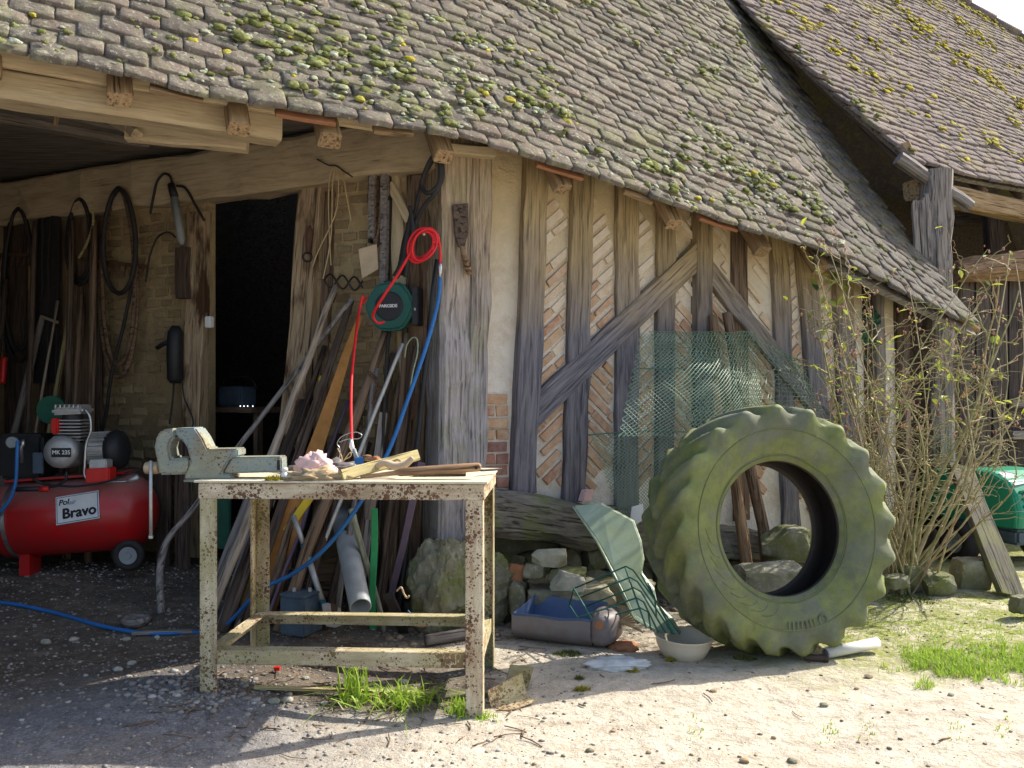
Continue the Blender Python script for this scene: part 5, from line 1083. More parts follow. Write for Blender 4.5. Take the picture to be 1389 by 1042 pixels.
SNr = (CN * 0.96 + CZ * 0.28).normalized(); SX = (CA + CZ * 0.10).normalized(); SX = (SX - SNr * SX.dot(SNr)).normalized(); SY = SNr.cross(SX)
def sg(off, x=0, y=0): return Matrix.Translation(cq(0.13, 0, 0) + SNr * (R + off) + SX * x + SY * y) @ Matrix((SX, SY, SNr)).transposed().to_4x4()
def rect(mw, w, h, t, name, mat, parent): 
    me = mesh(name, [(-w, -h, 0), (w, -h, 0), (w, h, 0), (-w, h, 0), (-w, -h, t), (w, -h, t), (w, h, t), (-w, h, t)], [(0, 1, 2, 3), (4, 5, 6, 7), (0, 1, 5, 4), (1, 2, 6, 5), (2, 3, 7, 6), (3, 0, 4, 7)], mat); return mkobj(name, me, parent, mw)
pb = rect(sg(0.0025), 0.120, 0.080, 0.002, 'sign_plate', 'plate', comp); rect(sg(0.0040), 0.115, 0.075, 0.0015, 'sign_border', 'navy', pb); rect(sg(0.0050), 0.111, 0.071, 0.0015, 'sign_face', 'plate', pb)
text('Bravo', 'ink', 0.080, sg(0.0072, 0.010, -0.026), pb, bold=0.003); text('Pol', 'ink', 0.045, sg(0.0072, -0.075, 0.042), pb, bold=0.001, shear=0.2); text('air', 'navy', 0.036, sg(0.0072, -0.028, 0.036), pb, shear=0.3)
# platform, motor and pump
T = R
m = MB(); m.box(cq(0.02, 0, T + 0.012), CA * 0.34, CN * 0.12, CZ * 0.006); m.build('platform', 'redtank', comp)
def cpx(px, py, D=4.95): return at(px, py, D)
m = MB(); c = cpx(100, 606, 4.93)
m.lathe(cpx(88, 612, 4.95), V((1, 0.0, 0.05)), [(-0.06, 0.0), (-0.06, 0.07), (-0.045, 0.095), (0.05, 0.10), (0.08, 0.085), (0.10, 0.085), (0.10, 0)], 26); m.build('crankcase', 'alu', comp, smooth=True)
m = MB(); m.lathe(cpx(97, 612, 4.95), V((0, -1, 0.02)), [(0, 0.0), (0.1, 0.095), (0.135, 0.09), (0.15, 0.05), (0.15, 0)], 26); m.build('crank_cover', 'alu', comp, smooth=True)
text('MK 235', 'white', 0.032, Matrix.Translation(cpx(83, 614, 4.79)) @ Matrix.Rotation(math.pi / 2, 4, 'X'), comp, bold=0.0005)
m = MB(); m.box(cpx(83, 614, 4.797), V((0.055, 0, 0)), V((0, 0.003, 0)), Z * 0.026); m.build('name_plate', 'black', comp)
cy = MB(); c0 = cpx(99, 600, 4.95); cy.lathe(c0, Z, [(0.0, 0.055), (0.17, 0.055)], 16); cyl = cy.build('cylinder', 'iron', comp, smooth=True)
for k in range(7): m = MB(); m.box(c0 + Z * (0.015 + k * 0.019), V((0.078, 0, 0)), V((0, 0.072, 0)), Z * 0.004); m.build('fin', 'alu', cyl, bevel=0.002, segs=1)
hc = c0 + Z * 0.185; m = MB(); m.box(hc, V((0.09, 0, 0.004)), V((0, 0.075, 0)), Z * 0.022); hdm = m.build('cylinder_head', 'alu', comp, bevel=0.014)
for k in range(6): m = MB(); m.box(hc + V((-0.065 + k * 0.026, -0.005, 0.024)), V((0.005, 0, 0)), V((0, 0.07, 0)), Z * 0.012); m.build('fin', 'alu', hdm, bevel=0.003, segs=1)
m = MB(); m.box(cpx(78, 578, 4.9), V((0.02, 0, 0)), V((0, 0.04, 0)), Z * 0.045); m.build('air_filter', 'red', comp, bevel=0.008)
mc = cpx(125, 610, 4.95); m = MB(); m.lathe(mc, V((1, 0, 0.05)), [(0, 0), (0, 0.088), (0.15, 0.088), (0.15, 0)], 26); mot = m.build('motor', 'alu', comp, smooth=False)
for k in range(22):
    t = 2 * math.pi * k / 22; d = V((0, math.cos(t), math.sin(t))); m = MB(); m.box(mc + V((0.075, 0, 0.004)) + d * 0.094, V((0.07, 0, 0.0035)), d * 0.009, d.cross(V((1, 0, 0))) * 0.0035); m.build('fin', 'alu', mot)
m = MB(); m.lathe(cpx(155, 610, 4.95), V((1, 0, 0.05)), [(-0.02, 0.02), (-0.02, 0.105), (0.02, 0.118), (0.05, 0.105), (0.07, 0.07), (0.078, 0)], 28); m.build('fan_cowl', 'black', comp, smooth=True)
m = MB(); m.box(cpx(137, 644, 4.80), V((0.068, 0, 0.003)), V((0, 0.045, 0)), Z * 0.040); m.build('switch_box', 'red', comp, bevel=0.006)
m = MB(); m.box(cpx(137, 630, 4.82), V((0.05, 0, 0.002)), V((0, 0.04, 0)), Z * 0.03); m.build('terminal_box', 'alu', comp, bevel=0.006)
hose('delivery_pipe', 'steel', [cpx(x, y, 4.78) for x, y in ((116, 556), (122, 566), (123, 585), (117, 603), (115, 630), (115, 645), (122, 652), (140, 653), (170, 653), (188, 648))], 0.0075, comp)
m = MB(); m.tube([cpx(172, 653, 4.78), cpx(188, 647, 4.78)], [0.011, 0.018], 10); m.build('valve', 'alu', comp, smooth=True)
hose('power_cable', 'black', [cpx(x, y, 4.77) for x, y in ((90, 640), (88, 652), (70, 660), (45, 650))], 0.008, comp); hose('power_cable', 'black', [cpx(x, y, 4.75) for x, y in ((60, 656), (100, 660), (150, 652), (200, 632))], 0.006, comp)
m = MB(); m.tube([cpx(18, 664, 4.75), cpx(54, 663, 4.75)], 0.014, 8); m.build('tow_grip', 'black', comp, smooth=True); m = MB(); m.tube([cpx(54, 664, 4.75), cpx(66, 663, 4.75)], 0.016, 8); m.build('grip_end', 'red', comp, smooth=True)
m = MB(); m.box(cpx(40, 618, 5.0), V((0.13, 0, 0)), V((0, 0.10, 0)), Z * 0.13); m.build('motor_guard', 'black', comp, bevel=0.02)
m = MB(); m.box(cpx(52, 628, 4.86), V((0.03, 0, 0)), V((0, 0.01, 0)), Z * 0.06); m.build('bracket', 'battery', comp, bevel=0.004)
m = MB(); m.tube([cpx(31, 596, 4.8), cpx(31, 604, 4.8), cpx(29, 606, 4.8), cpx(29, 628, 4.8)], [0.009, 0.012, 0.012, 0.013], 10); m.build('regulator', 'steel', comp, smooth=True)
m = MB(); m.lathe(cpx(18, 600, 4.8), (0, -1, 0), [(0, 0), (0, 0.032), (0.02, 0.032), (0.022, 0.027), (0.02, 0.0)], 20); m.build('gauge', 'greypvc', comp)
hose('air_lead', 'blue', [cpx(x, y, 4.74) for x, y in ((24, 598), (23, 620), (21, 655), (12, 680), (-5, 698), (-30, 710))], 0.010, comp)
m = MB(); m.lathe(cpx(72, 556, 5.15), (0.1, -1, 0), [(0, 0), (0, 0.085), (0.03, 0.085), (0.03, 0)], 28); tag(m.build('pulley', 'greend', smooth=False), 'dull green disc standing behind the compressor', 'disc')
for px, py, rr in ((175, 753, 0.088),):
    w = cpx(px, py, 4.86)
    m = MB(); m.lathe(w, (0.1, -1, 0), [(-0.02, 0.05), (-0.022, rr - 0.01), (-0.012, rr), (0.012, rr), (0.022, rr - 0.01), (0.02, 0.05)], 30, True); wh = m.build('wheel', 'blackrub', comp, smooth=True)
    m = MB(); m.lathe(w, (0.1, -1, 0), [(-0.01, 0), (-0.01, 0.055), (0.02, 0.055), (0.018, 0.02), (0.026, 0.018), (0.026, 0)], 24); m.build('rim', 'greypvc', wh, smooth=False)
    m = MB(); m.box(cpx(165, 740, 4.93), V((0.012, 0, 0)), V((0, 0.03, 0)), Z * 0.06); m.build('wheel_bracket', 'redtank', comp)
w = cpx(170, 748, 5.12); m = MB(); m.lathe(w, (0.1, -1, 0), [(-0.02, 0.0), (-0.022, 0.08), (0.022, 0.08), (0.02, 0.0)], 24); m.build('wheel', 'blackrub', comp)
m = MB(); q = cpx(41, 757, 4.95); g_ = gz(q.x, q.y); m.box(V((q.x, q.y, (g_ + 0.33) / 2)), V((0.03, 0, 0)), V((0, 0.06, 0)), Z * (0.33 - g_) / 2); m.build('foot', 'redtank', comp)

# ================================================================== TRACTOR TYRE
def make_tyre():
    lean_ = math.radians(9.0); az = math.radians(15.0); nrm = V((math.sin(az) * math.cos(lean_), -math.cos(az) * math.cos(lean_), math.sin(lean_)))
    xr = V((math.cos(az), math.sin(az), 0)); up = nrm.cross(xr); up = -up if up.z < 0 else up
    RT, HWD = 0.595, 0.190
    fc = at(1071, 727, 3.99); fc.z = RT * math.cos(lean_) - 0.02; c = fc - nrm * HWD
    prof = []                                      # (axial, radius, lug weight) front bead -> front wall -> tread -> back wall -> inside
    for t in np.linspace(0, 1, 9): prof.append((0.115 + 0.075 * math.sin(t * math.pi * 0.62) , 0.322 + 0.20 * t, 0.35 * sstep(0.75, 1.0, t)))
    for a, r, w in ((0.187, 0.545, 0.8), (0.178, 0.558, 1.0)): prof.append((a, r, w))
    for a in np.linspace(0.160, -0.160, 22): prof.append((a, 0.558 + 0.022 * (1 - (a / 0.16) ** 2), 1.0))
    for a, r, w in ((-0.178, 0.556, 1.0), (-0.187, 0.545, 0.8)): prof.append((a, r, w))
    for t in np.linspace(1, 0, 7): prof.append((-0.115 - 0.075 * math.sin(t * math.pi * 0.62), 0.322 + 0.20 * t, 0.3 * sstep(0.75, 1.0, t)))
    for a, r in ((-0.10, 0.318), (-0.09, 0.335), (-0.145, 0.42), (-0.155, 0.50), (-0.13, 0.535), (0.0, 0.548), (0.13, 0.535), (0.155, 0.50), (0.145, 0.42), (0.09, 0.335), (0.10, 0.318)): prof.append((a, r, 0))
    NT, NL = 504, 20; vs_ = []; m_ = len(prof)
    def lug(th, a):
        side = 1 if a >= -0.02 else -1; aa = a * side; ph = th * NL / (2 * math.pi) + (0.5 if side < 0 else 0)
        ph += -0.95 * (0.19 - aa) / 0.19 * 1.15                    # slanting bars
        f = ph % 1.0; d = min(f, 1 - f); wdt = 0.20 + 0.05 * (aa / 0.19)
        bar = sstep(wdt + 0.05, wdt - 0.02, d); cusp = (0.5 + 0.5 * math.cos(2 * math.pi * d)) ** 1.15; k = sstep(0.11, 0.185, aa)
        return bar * (1 - k) + cusp * k * 1.15
    for k in range(NT):
        th = 2 * math.pi * k / NT; ca, sa = math.cos(th), math.sin(th); dirv = xr * ca + up * sa
        for (a, r, w) in prof:
            h = lug(th, a) * 0.036 * w if w else 0.0
            bul = 0.014 * lug(th, a) * sstep(0.40, 0.53, r) if w and abs(a) > 0.12 else 0.0
            wear = 1 + 0.15 * noise.noise(V((ca * 3, sa * 3, a * 6)))
            vs_.append(c + nrm * (a + math.copysign(bul, a)) + dirv * (r + h * wear - (0.012 * w if w else 0)))
    fs = [(k * m_ + i, k * m_ + (i + 1) % m_, ((k + 1) % NT) * m_ + (i + 1) % m_, ((k + 1) % NT) * m_ + i) for k in range(NT) for i in range(m_)]
    base = V((c.x, c.y, 0)); root = thing('tractor_tyre', 'large mossy green tractor tyre leaning against the barn wall', 'tyre', base)
    lo = min(v.z for v in vs_); sh = gz(c.x, c.y) - 0.015 - lo
    vs_ = [v + Z * sh for v in vs_]; c = c + Z * sh
    cme = mesh('casing', [v - base for v in vs_], fs, 'tyre', True); cme.materials.append(M['liner'])
    for q, pg in enumerate(cme.polygons): pg.material_index = 1 if (q % m_) >= m_ - 11 else 0
    casing = mkobj('casing', cme, root, Matrix.Translation(base))
    sn = lambda r, th: c + (xr * math.cos(th) + up * math.sin(th)) * r
    def ax(r): return float(np.interp(r, [p[1] for p in prof[:9]], [p[0] for p in prof[:9]]))
    for r0 in (0.345, 0.352, 0.470):                # raised rings on the sidewall
        m = MB(); m.tube([sn(r0, t) + nrm * (ax(r0) + 0.001) for t in np.linspace(0, 2 * math.pi, 121)], 0.0028, 5, False); m.build('sidewall_ring', 'tyre', root, smooth=True)
    for k in range(7):                              # moulded marks, worn past reading
        th = math.radians(-96 + k * 2.9); m = MB(); m.box(sn(0.45, th) + nrm * (ax(0.45) + 0.002), (xr * math.cos(th) + up * math.sin(th)) * 0.020, nrm * 0.004, nrm.cross(xr * math.cos(th) + up * math.sin(th)) * 0.004); m.build('moulded_mark', 'tyre', root, bevel=0.002, segs=1)
    q = sn(0.45, math.radians(-72.5)); m = MB(); m.tube([q + nrm * (ax(0.45) + 0.001) + xr * 0.020 * math.cos(t) + up * 0.024 * math.sin(t) for t in np.linspace(0, 2 * math.pi, 22)], 0.005, 6, False); m.build('moulded_mark', 'tyre', root, smooth=True)
    for k in range(9):                              # fan of fine ribs
        th = math.radians(185 + k * 8.5); m = MB(); m.tube(spline([sn(0.375, th + 0.10) + nrm * ax(0.375), sn(0.41, th + 0.02) + nrm * (ax(0.41) + 0.001), sn(0.43, th - 0.12) + nrm * (ax(0.43) + 0.001)], 5), 0.0022, 4); m.build('sidewall_rib', 'tyre', root)
    return c, nrm, xr, up
make_tyre()

# logs behind the tyre
for i, (t, b, r, lab) in enumerate((((969, 428), (1018, 812), 0.034, 'light brown split log leaning behind the tyre'), ((986, 424), (1046, 800), 0.036, 'darker bark covered log leaning behind the tyre'))):
    tag(pole('leaning_log', 'w_log' if i == 0 else 'w_brown', RW(*t, 0.07), gnd(*b), r * 0.9, r * 1.1, wob=0.03), lab, 'log', 'logs behind the tyre')

# ---- green wire mesh
wm = thing('wire_mesh_roll', 'green wire mesh sheet curled up between the tyre and the timber wall', 'wire mesh', RW(930, 690, 0.2))
def patch(cs):                                       # bilinear patch of four corners with a bulge
    a, b, c, d, n, k = cs
    return lambda u, v: (a * (1 - u) + b * u) * (1 - v) + (d * (1 - u) + c * u) * v + n * k * math.sin(math.pi * u) * math.sin(math.pi * min(1, v * 0.9)) + V((0, 0, 0.012 * noise.noise(V((u * 7, v * 7, k * 50)))))
def mesh_net(P, nu, nv, r, name, mode):
    m = MB()
    def wire(f, n=26): m.tube([P(*f(t)) for t in np.linspace(0, 1, n)], r, 3, False)
    if mode == 'diamond':
        for k in range(-nv, nu):
            pts = [((k + t * nv) / nu, t) for t in np.linspace(0, 1, 40)]; pts = [p for p in pts if 0 <= p[0] <= 1]
            if len(pts) > 1: m.tube([P(*p) for p in pts], r, 3, False); m.tube([P(1 - p[0], p[1]) + N1 * 0.003 for p in pts], r, 3, False)
    else:
        for k in range(nv + 1): wire(lambda t: (t, k / nv))
        for k in range(0, nu + 1): wire(lambda t: (k / nu + 0.5 / nu * math.sin(t * 40), t), 60)
    return tag(m.build(name, 'gmesh', wm), kind='stuff')
wa, wb, wc, wd_ = RW(868, 452, 0.10), RW(1022, 450, 0.16), RW(1040, 592, 0.42), RW(838, 592, 0.42)
P1_ = patch((wa, wb, wc, wd_, N1, 0.14)); mesh_net(P1_, 34, 26, 0.0019, 'net', 'diamond')
P2_ = patch((RW(880, 450, 0.14), RW(1020, 450, 0.20), RW(1062, 575, 0.36), RW(925, 575, 0.45), N1, 0.10)); mesh_net(P2_, 22, 22, 0.0019, 'net', 'grid')
P3_ = patch((RW(798, 590, 0.22), RW(985, 588, 0.42), RW(930, 690, 0.40), RW(840, 700, 0.30), N1, 0.05)); mesh_net(P3_, 30, 22, 0.0019, 'net', 'diamond')
P4_ = patch((RW(1020, 450, 0.20), RW(1085, 490, 0.24), RW(1118, 560, 0.24), RW(1060, 575, 0.36), N1, 0.06)); mesh_net(P4_, 12, 20, 0.0019, 'net', 'grid')
for pts in ([(798, 590), (880, 585), (985, 588)], [(868, 500), (920, 500), (985, 502)]): hose('edge_wire', 'gwire', [RW(x, y, 0.3) for x, y in pts], 0.004, wm, n=5)
tag(hose('bramble', 'stem', [RW(x, y, 0.45) for x, y in ((880, 690), (905, 645), (940, 600), (975, 580))], 0.005, n=5), 'dry brown bramble stem across the foot of the wire mesh', 'stem')

# ---- green sheet metal, wire rack, trough, bowl
def tilt_prism(name, mat, pts, D, th, parent, bevel=0.004): m = MB(); m.prism([at(x, y, D(x, y)) for x, y in pts], th); return m.build(name, mat, parent, bevel=bevel)
r6 = lambda L: [(660 + x / 3.97, 660 + y / 3.97) for x, y in L]
gs_ = thing('sheet_metal_panel', 'pale green bent sheet metal panel sloping down beside the tyre', 'sheet metal', gnd(900, 868))
Dg = lambda x, y: 4.62 - (y - 683) / 180 * 0.52
tilt_prism('panel', 'gsheet', r6([(470, 110), (610, 92), (790, 190), (830, 300), (845, 400), (832, 470), (900, 560), (915, 640), (1000, 720), (1045, 800), (930, 790), (800, 690), (690, 460), (600, 290)]), Dg, V((0.01, 0.02, 0.006)), gs_)
tilt_prism('flange', 'gsheet', r6([(462, 112), (475, 118), (605, 298), (696, 470), (806, 698), (935, 792), (915, 792), (790, 712), (680, 480), (590, 300)]), lambda x, y: Dg(x, y) - 0.02, V((0.0, 0.05, 0.0)), gs_)
rk = thing('wire_rack', 'dark green wire rack lying in front of the sheet metal panel', 'rack', gnd(850, 880))
rods = [((470, 550), (750, 430), (1040, 795)), ((500, 600), (772, 490), (1005, 795)), ((522, 650), (792, 545), (965, 790)), ((545, 690), (806, 600), (925, 785)), ((572, 722), (830, 655), (885, 775))]
def rp(x, y, D): q = at(660 + x / 3.97, 660 + y / 3.97, D); q.z = max(q.z, 0.02); return q
for k, (a, b, c) in enumerate(rods):
    pts = [rp(*a, 4.28), rp(*b, 4.12 - 0.02 * k), rp((b[0] + 40), b[1] + 22, 4.07), rp(*c, 4.02)]; m = MB(); m.tube(pts, 0.0042, 6); m.build('rod', 'gwire', rk, smooth=True)
for pts in (((445, 640), (470, 550), (572, 722)), ((745, 432), (800, 590), (860, 760)), ((830, 470), (925, 640), (1010, 795)), ((445, 640), (490, 705), (700, 640)), ((870, 520), (905, 600), (915, 700))):
    m = MB(); m.tube([rp(*p, 4.2 - 0.1 * i) for i, p in enumerate(pts)], 0.0042, 6); m.build('rod', 'gwire', rk, smooth=True)
for k in range(9): a, b = (640 + k * 8, 770 - k * 6), (770 + k * 9, 690 + k * 12); m = MB(); m.tube([rp(*a, 4.2), rp(*b, 4.12)], 0.003, 5); m.build('dry_stalk', 'fibre', rk, smooth=True)

tr = thing('cut_canister', 'blue plastic canister cut open lengthwise into a dirty trough', 'trough', gnd(755, 888))
ta, tb = gnd(694, 872), gnd(800, 886); tb = tb + (tb - ta).normalized() * 0.02; TX = (tb - ta).normalized(); TY = Z.cross(TX); TL = (tb - ta).length; tb_ = ta + TY * 0.13
def trough(t, hh, wsc, off):
    o = ta + TX * (t * TL) + TY * 0.15; pts = []
    for k in range(13):
        a = -1 + 2 * k / 12; y = math.copysign(min(1, abs(a) * 1.55), a) * 0.150 * wsc; hh2 = hh * (0.80 if a < 0 else 1.0); z = hh2 * max(0, (abs(a) - 0.5) / 0.5) ** 0.9; pts.append(o + TY * y * (1 - off / 0.125) + Z * (0.012 + off + z * (1 if abs(a) > 0.98 else 1)))
    return pts
m = MB(); st = [0, 0.05, 0.3, 0.6, 0.85, 0.95]; n = 13
outer = [trough(t, 0.150 + 0.02 * noise.noise(V((t * 4, 1, 1))), 1 - 0.1 * t, 0.0) for t in st]; inner = [trough(t, 0.149 + 0.02 * noise.noise(V((t * 4, 1, 1))), 1 - 0.1 * t, 0.010) for t in st]
for arr in (outer,): m.add(sum(arr, []), [(i * n + k, i * n + k + 1, (i + 1) * n + k + 1, (i + 1) * n + k) for i in range(5) for k in range(n - 1)])
m.add(outer[0], [tuple(range(n))])
m.build('shell', 'binout', tr, smooth=True)
m = MB(); m.add(sum(inner, []), [(i * n + k, i * n + k + 1, (i + 1) * n + k + 1, (i + 1) * n + k) for i in range(5) for k in range(n - 1)]); m.add([p + TX * 0.006 for p in inner[0]], [tuple(range(n))])
m.build('inside', 'bluebin', tr, smooth=True)
m = MB(); secs = []
for t, s_, h_ in ((0.93, 0.93, 0.165), (0.99, 0.99, 0.18), (1.08, 0.97, 0.17), (1.15, 0.80, 0.14), (1.19, 0.45, 0.10), (1.20, 0.05, 0.02)):
    o = ta + TX * (t * TL) + TY * 0.15 + Z * 0.092; secs.append([o + TY * 0.138 * s_ * math.copysign(abs(math.cos(a)) ** 0.6, math.cos(a)) + Z * 0.5 * h_ * math.copysign(abs(math.sin(a)) ** 0.6, math.sin(a)) for a in np.linspace(0, 2 * math.pi, 18, False)])
nn_ = 18; m.add(sum(secs, []), [(i * nn_ + k, i * nn_ + (k + 1) % nn_, (i + 1) * nn_ + (k + 1) % nn_, (i + 1) * nn_ + k) for i in range(5) for k in range(nn_)] + [tuple(range(nn_))]); m.build('shoulder', 'binout', tr, smooth=True)
q = ta + TX * (1.05 * TL) + TY * 0.02 + Z * 0.125; m = MB(); m.lathe(q, (TX * 0.35 - TY * 0.9 + Z * 0.2), [(-0.03, 0.0), (-0.03, 0.020), (0.012, 0.022), (0.014, 0.0)], 16); m.build('cap', 'terra', tr, bevel=0.003)
bw = gnd(930, 893); m = MB(); m.lathe(bw + V((0, 0.06, -0.004)), V((0.03, -0.06, 1)), [(0, 0), (0, 0.085), (0.012, 0.105), (0.06, 0.128), (0.098, 0.136), (0.104, 0.142), (0.107, 0.139), (0.10, 0.131), (0.06, 0.122), (0.014, 0.098), (0.01, 0)], 40)
tag(m.build('enamel_bowl', 'cream', smooth=True), 'dirty cream enamel bowl on the ground in front of the tyre', 'bowl')
crumple('plastic_sheet', 'paper', gnd(838, 905), 0.12, 0.07, 0.028, 31, 0.55, 'crumpled white plastic sheet lying between trough and bowl', 'sheet')
crumple('roof_tile_shard', 'terra', gnd(845, 880), 0.07, 0.05, 0.03, 33, 0.5, 'broken orange tile lump behind the white plastic sheet', 'tile', 3)
tag(pxprism('white_plate', 'white', [(857, 688), (872, 684), (874, 704), (862, 713), (855, 706)], 4.75, 0.012, None, 0.002), 'white plate fragment wedged behind the tyre', 'plate')
p0, p1 = gnd(1120, 893) + Z * 0.028, gnd(1190, 884) + Z * 0.045; m = MB(); d = p1 - p0; m.lathe(p0, d, [(0, 0.018), (0, 0.026), (d.length, 0.026), (d.length, 0.018), (0.01, 0.018)], 20); tag(m.build('white_pipe', 'pipe', smooth=True, axis=d), 'short white pipe lying on the ground beside the tyre', 'pipe')
tag(pole('burnt_stick', 'w_dark', gnd(1090, 896) + Z * 0.015, gnd(1124, 898) + Z * 0.02, 0.014, 0.02, wob=0.006), 'dark charred stick touching the white pipe', 'stick')
sb = thing('steel_angle_scrap', 'two rusty cream steel angle offcuts at the foot of the bench leg', 'scrap', gnd(690, 948))
q = gnd(688, 950) + Z * 0.045; m = MB(); m.box(q, V((0.07, 0.05, 0.02)), V((0.0, 0.003, 0)), V((-0.01, 0.0, 0.045))); m.box(q + V((0.03, -0.03, -0.035)), V((0.06, 0.045, 0.01)), V((0.03, -0.035, 0)), Z * 0.003); m.build('angle_iron', 'bench_alg', sb, bevel=0.002, segs=1)
q = gnd(704, 930) + Z * 0.05; m = MB(); m.box(q, V((0.05, -0.02, 0)), V((0.0, 0.003, 0)), V((0.012, 0, 0.045))); m.build('flat_iron', 'bench_alg', sb, bevel=0.002, segs=1)
tag(beam('yellow_lath', 'w_yell', gnd(345, 935) + Z * 0.012, gnd(625, 942) + Z * 0.012, 0.022, 0.012, Z, None, 0.002, 10), 'thin yellow lath lying on the ground under the bench', 'lath')
tag(beam('floor_board', 'w_moss', gnd(590, 945) + Z * 0.015, gnd(660, 938) + Z * 0.015, 0.08, 0.02, Z, None, 0.003, 5), 'short mossy board on the ground at the front bench leg', 'board')
tag(pole('round_log', 'w_grey', gnd(578, 876) + Z * 0.03, gnd(640, 868) + Z * 0.03, 0.03, 0.03), 'short grey log lying behind the bench back rail', 'log')
tag(beam('pale_lath', 'w_grey', gnd(180, 822) + Z * 0.012, gnd(262, 826) + Z * 0.012, 0.03, 0.016, Z, None, 0.002, 4), 'grey lath on the gravel beside the blue hose', 'lath')
m = MB(); q = gnd(185, 812); m.lathe(q, Z, [(0, 0.06), (0.03, 0.075), (0.045, 0.06), (0.03, 0.045), (0, 0.05)], 20, True); tag(m.build('old_ring', 'w_grey', smooth=True), 'grey worn ring half sunk in the gravel near the compressor wheel', 'ring')

# ================================================================== STONES
def st(name, mat, x0, x1, y0, y1, D, label, seed, sub=4, dep=None, rz=0.0, amp=0.22, flat=0.42):
    c = at((x0 + x1) / 2, (y0 + y1) / 2, D); w = (x1 - x0) / 2 * D / F; h = (y1 - y0) / 2 * D / F
    return tag(rock(name, mat, c, w * 1.05, dep or w * 0.8, h * 1.05, None, seed, sub, flat, rz, amp), label, 'stone')
st('boulder', 'stone_moss', 562, 646, 735, 862, 4.52, 'big mossy boulder carrying the corner post', 3, 5, 0.16, amp=0.4, flat=0.2)
st('boulder', 'stone_moss', 596, 690, 760, 862, 4.62, 'second mossy boulder behind the right bench leg', 5, 5, 0.14, amp=0.4, flat=0.2)
st('stone_block', 'stone_pale', 719, 771, 743, 769, 4.62, 'pale squared stone topmost of the pile below the sill', 7, flat=0.45, amp=0.12)
st('stone_slab', 'stone_moss', 707, 744, 763, 784, 4.6, 'small green slab left under the pale squared stone', 9, amp=0.15)
st('stone_slab', 'stone_moss', 742, 797, 768, 788, 4.62, 'flat dark slab right under the pale squared stone', 11, amp=0.15)
st('stone_wedge', 'stone_pale', 746, 797, 776, 812, 4.56, 'white wedge stone on the big pile block', 13, amp=0.25)
st('stone_block', 'stone', 716, 826, 786, 846, 4.66, 'largest brown block at the foot of the stone pile', 15, 4, amp=0.25)
st('stone', 'terra', 687, 712, 764, 790, 4.62, 'rounded orange brown stone at the pile edge', 17)
st('upright_stone', 'stone_moss', 690, 712, 788, 835, 4.55, 'narrow upright stone beside the right bench leg', 19, amp=0.15)
st('stone', 'stone_moss', 800, 880, 785, 812, 4.75, 'long flat stone behind the wire rack', 21)
st('stone', 'stone', 812, 872, 812, 850, 4.7, 'dark stone under the sheet metal panel', 23)
st('stone', 'stone_moss', 1030, 1100, 712, 765, 5.35, 'mossy stone seen through the tyre opening', 25, 4)
st('stone', 'stone', 985, 1090, 762, 810, 5.05, 'low grey stone behind the tyre', 27)
st('stone', 'stone_moss', 1215, 1265, 765, 806, 5.3, 'mossy stone at the foot of the rose bush', 29, 4)
st('stone', 'stone_moss', 1250, 1292, 778, 812, 5.2, 'smaller mossy stone beside the rose bush stone', 31)
st('stone', 'stone', 1292, 1348, 756, 808, 5.35, 'pointed grey stone beside the leaning mossy plank', 33)
st('stone', 'stone_moss', 1372, 1400, 806, 834, 4.7, 'small moss covered stone at the grass edge', 35)
st('stone', 'stone_moss', 1195, 1235, 780, 800, 5.1, 'low mossy stone right of the tyre', 37)
fd = thing('foundation_wall', 'dark rubble stone footing under the sill beam', 'wall', rw_p(3.2, 0, -0.2))
slab('backing', 'stone', [rw_p(1.7, -0.1, -0.22), rw_p(5.6, -0.1, -0.22), rw_p(5.6, 0.3, -0.22), rw_p(1.7, 0.62, -0.22)], -N1 * 0.1, fd)
for k in range(40):
    u = 1.75 + (k % 20) * 0.195 + rnd.uniform(-0.03, 0.03); z = 0.06 + (k // 20) * 0.17 + rnd.uniform(-0.02, 0.02); p = rw_p(u, z, -0.17); rock('stone', rnd.choice(('stone', 'stone_moss')), p, 0.10, 0.07, 0.085, fd, k + 60, 2, 0.4, A1)

# ================================================================== ROSE BUSH, leaning plank, mower
rb = random.Random(77)
rose = thing('rose_bush', 'tall leafless rose bush with pink buds in front of the barn corner', 'bush', gnd(1215, 800))
sm, tips, joints = MB(), [], []
def grow(base, tip, r0, bendv, depth):
    n = 9; mid = base.lerp(tip, 0.55) + bendv; P = spline([base, base.lerp(mid, 0.5) + bendv * 0.15, mid, tip], 4); k = len(P); sd = rb.random() * 90
    P = [p + V((noise.noise(V((sd, i * 0.7, 0))), noise.noise(V((sd, i * 0.7, 9))), 0.4 * noise.noise(V((sd, i * 0.7, 5))))) * 0.022 * min(1, i / 3) for i, p in enumerate(P)]
    sm.tube(P, [max(0.0014, r0 * (1 - 0.75 * i / (k - 1))) for i in range(k)], 5 if depth == 0 else 4, False)
    tips.append(P[-1])
    if depth < 2:
        for _ in range(rb.choice((4, 5, 6, 7)) if depth == 0 else rb.choice((0, 1, 2, 3))):
            i = rb.randrange(int(k * 0.42), k - 1); q = P[i]; ln = rb.uniform(0.10, 0.38) * (0.8 if depth else 1.0)
            d = V((rb.gauss(0.1, 0.8), rb.gauss(-0.15, 0.55), rb.uniform(-0.1, 0.9))).normalized(); grow(q, q + d * ln, r0 * 0.55, V((rb.gauss(0, 0.03), rb.gauss(0, 0.03), 0.02)), depth + 1)
            joints.append(q)
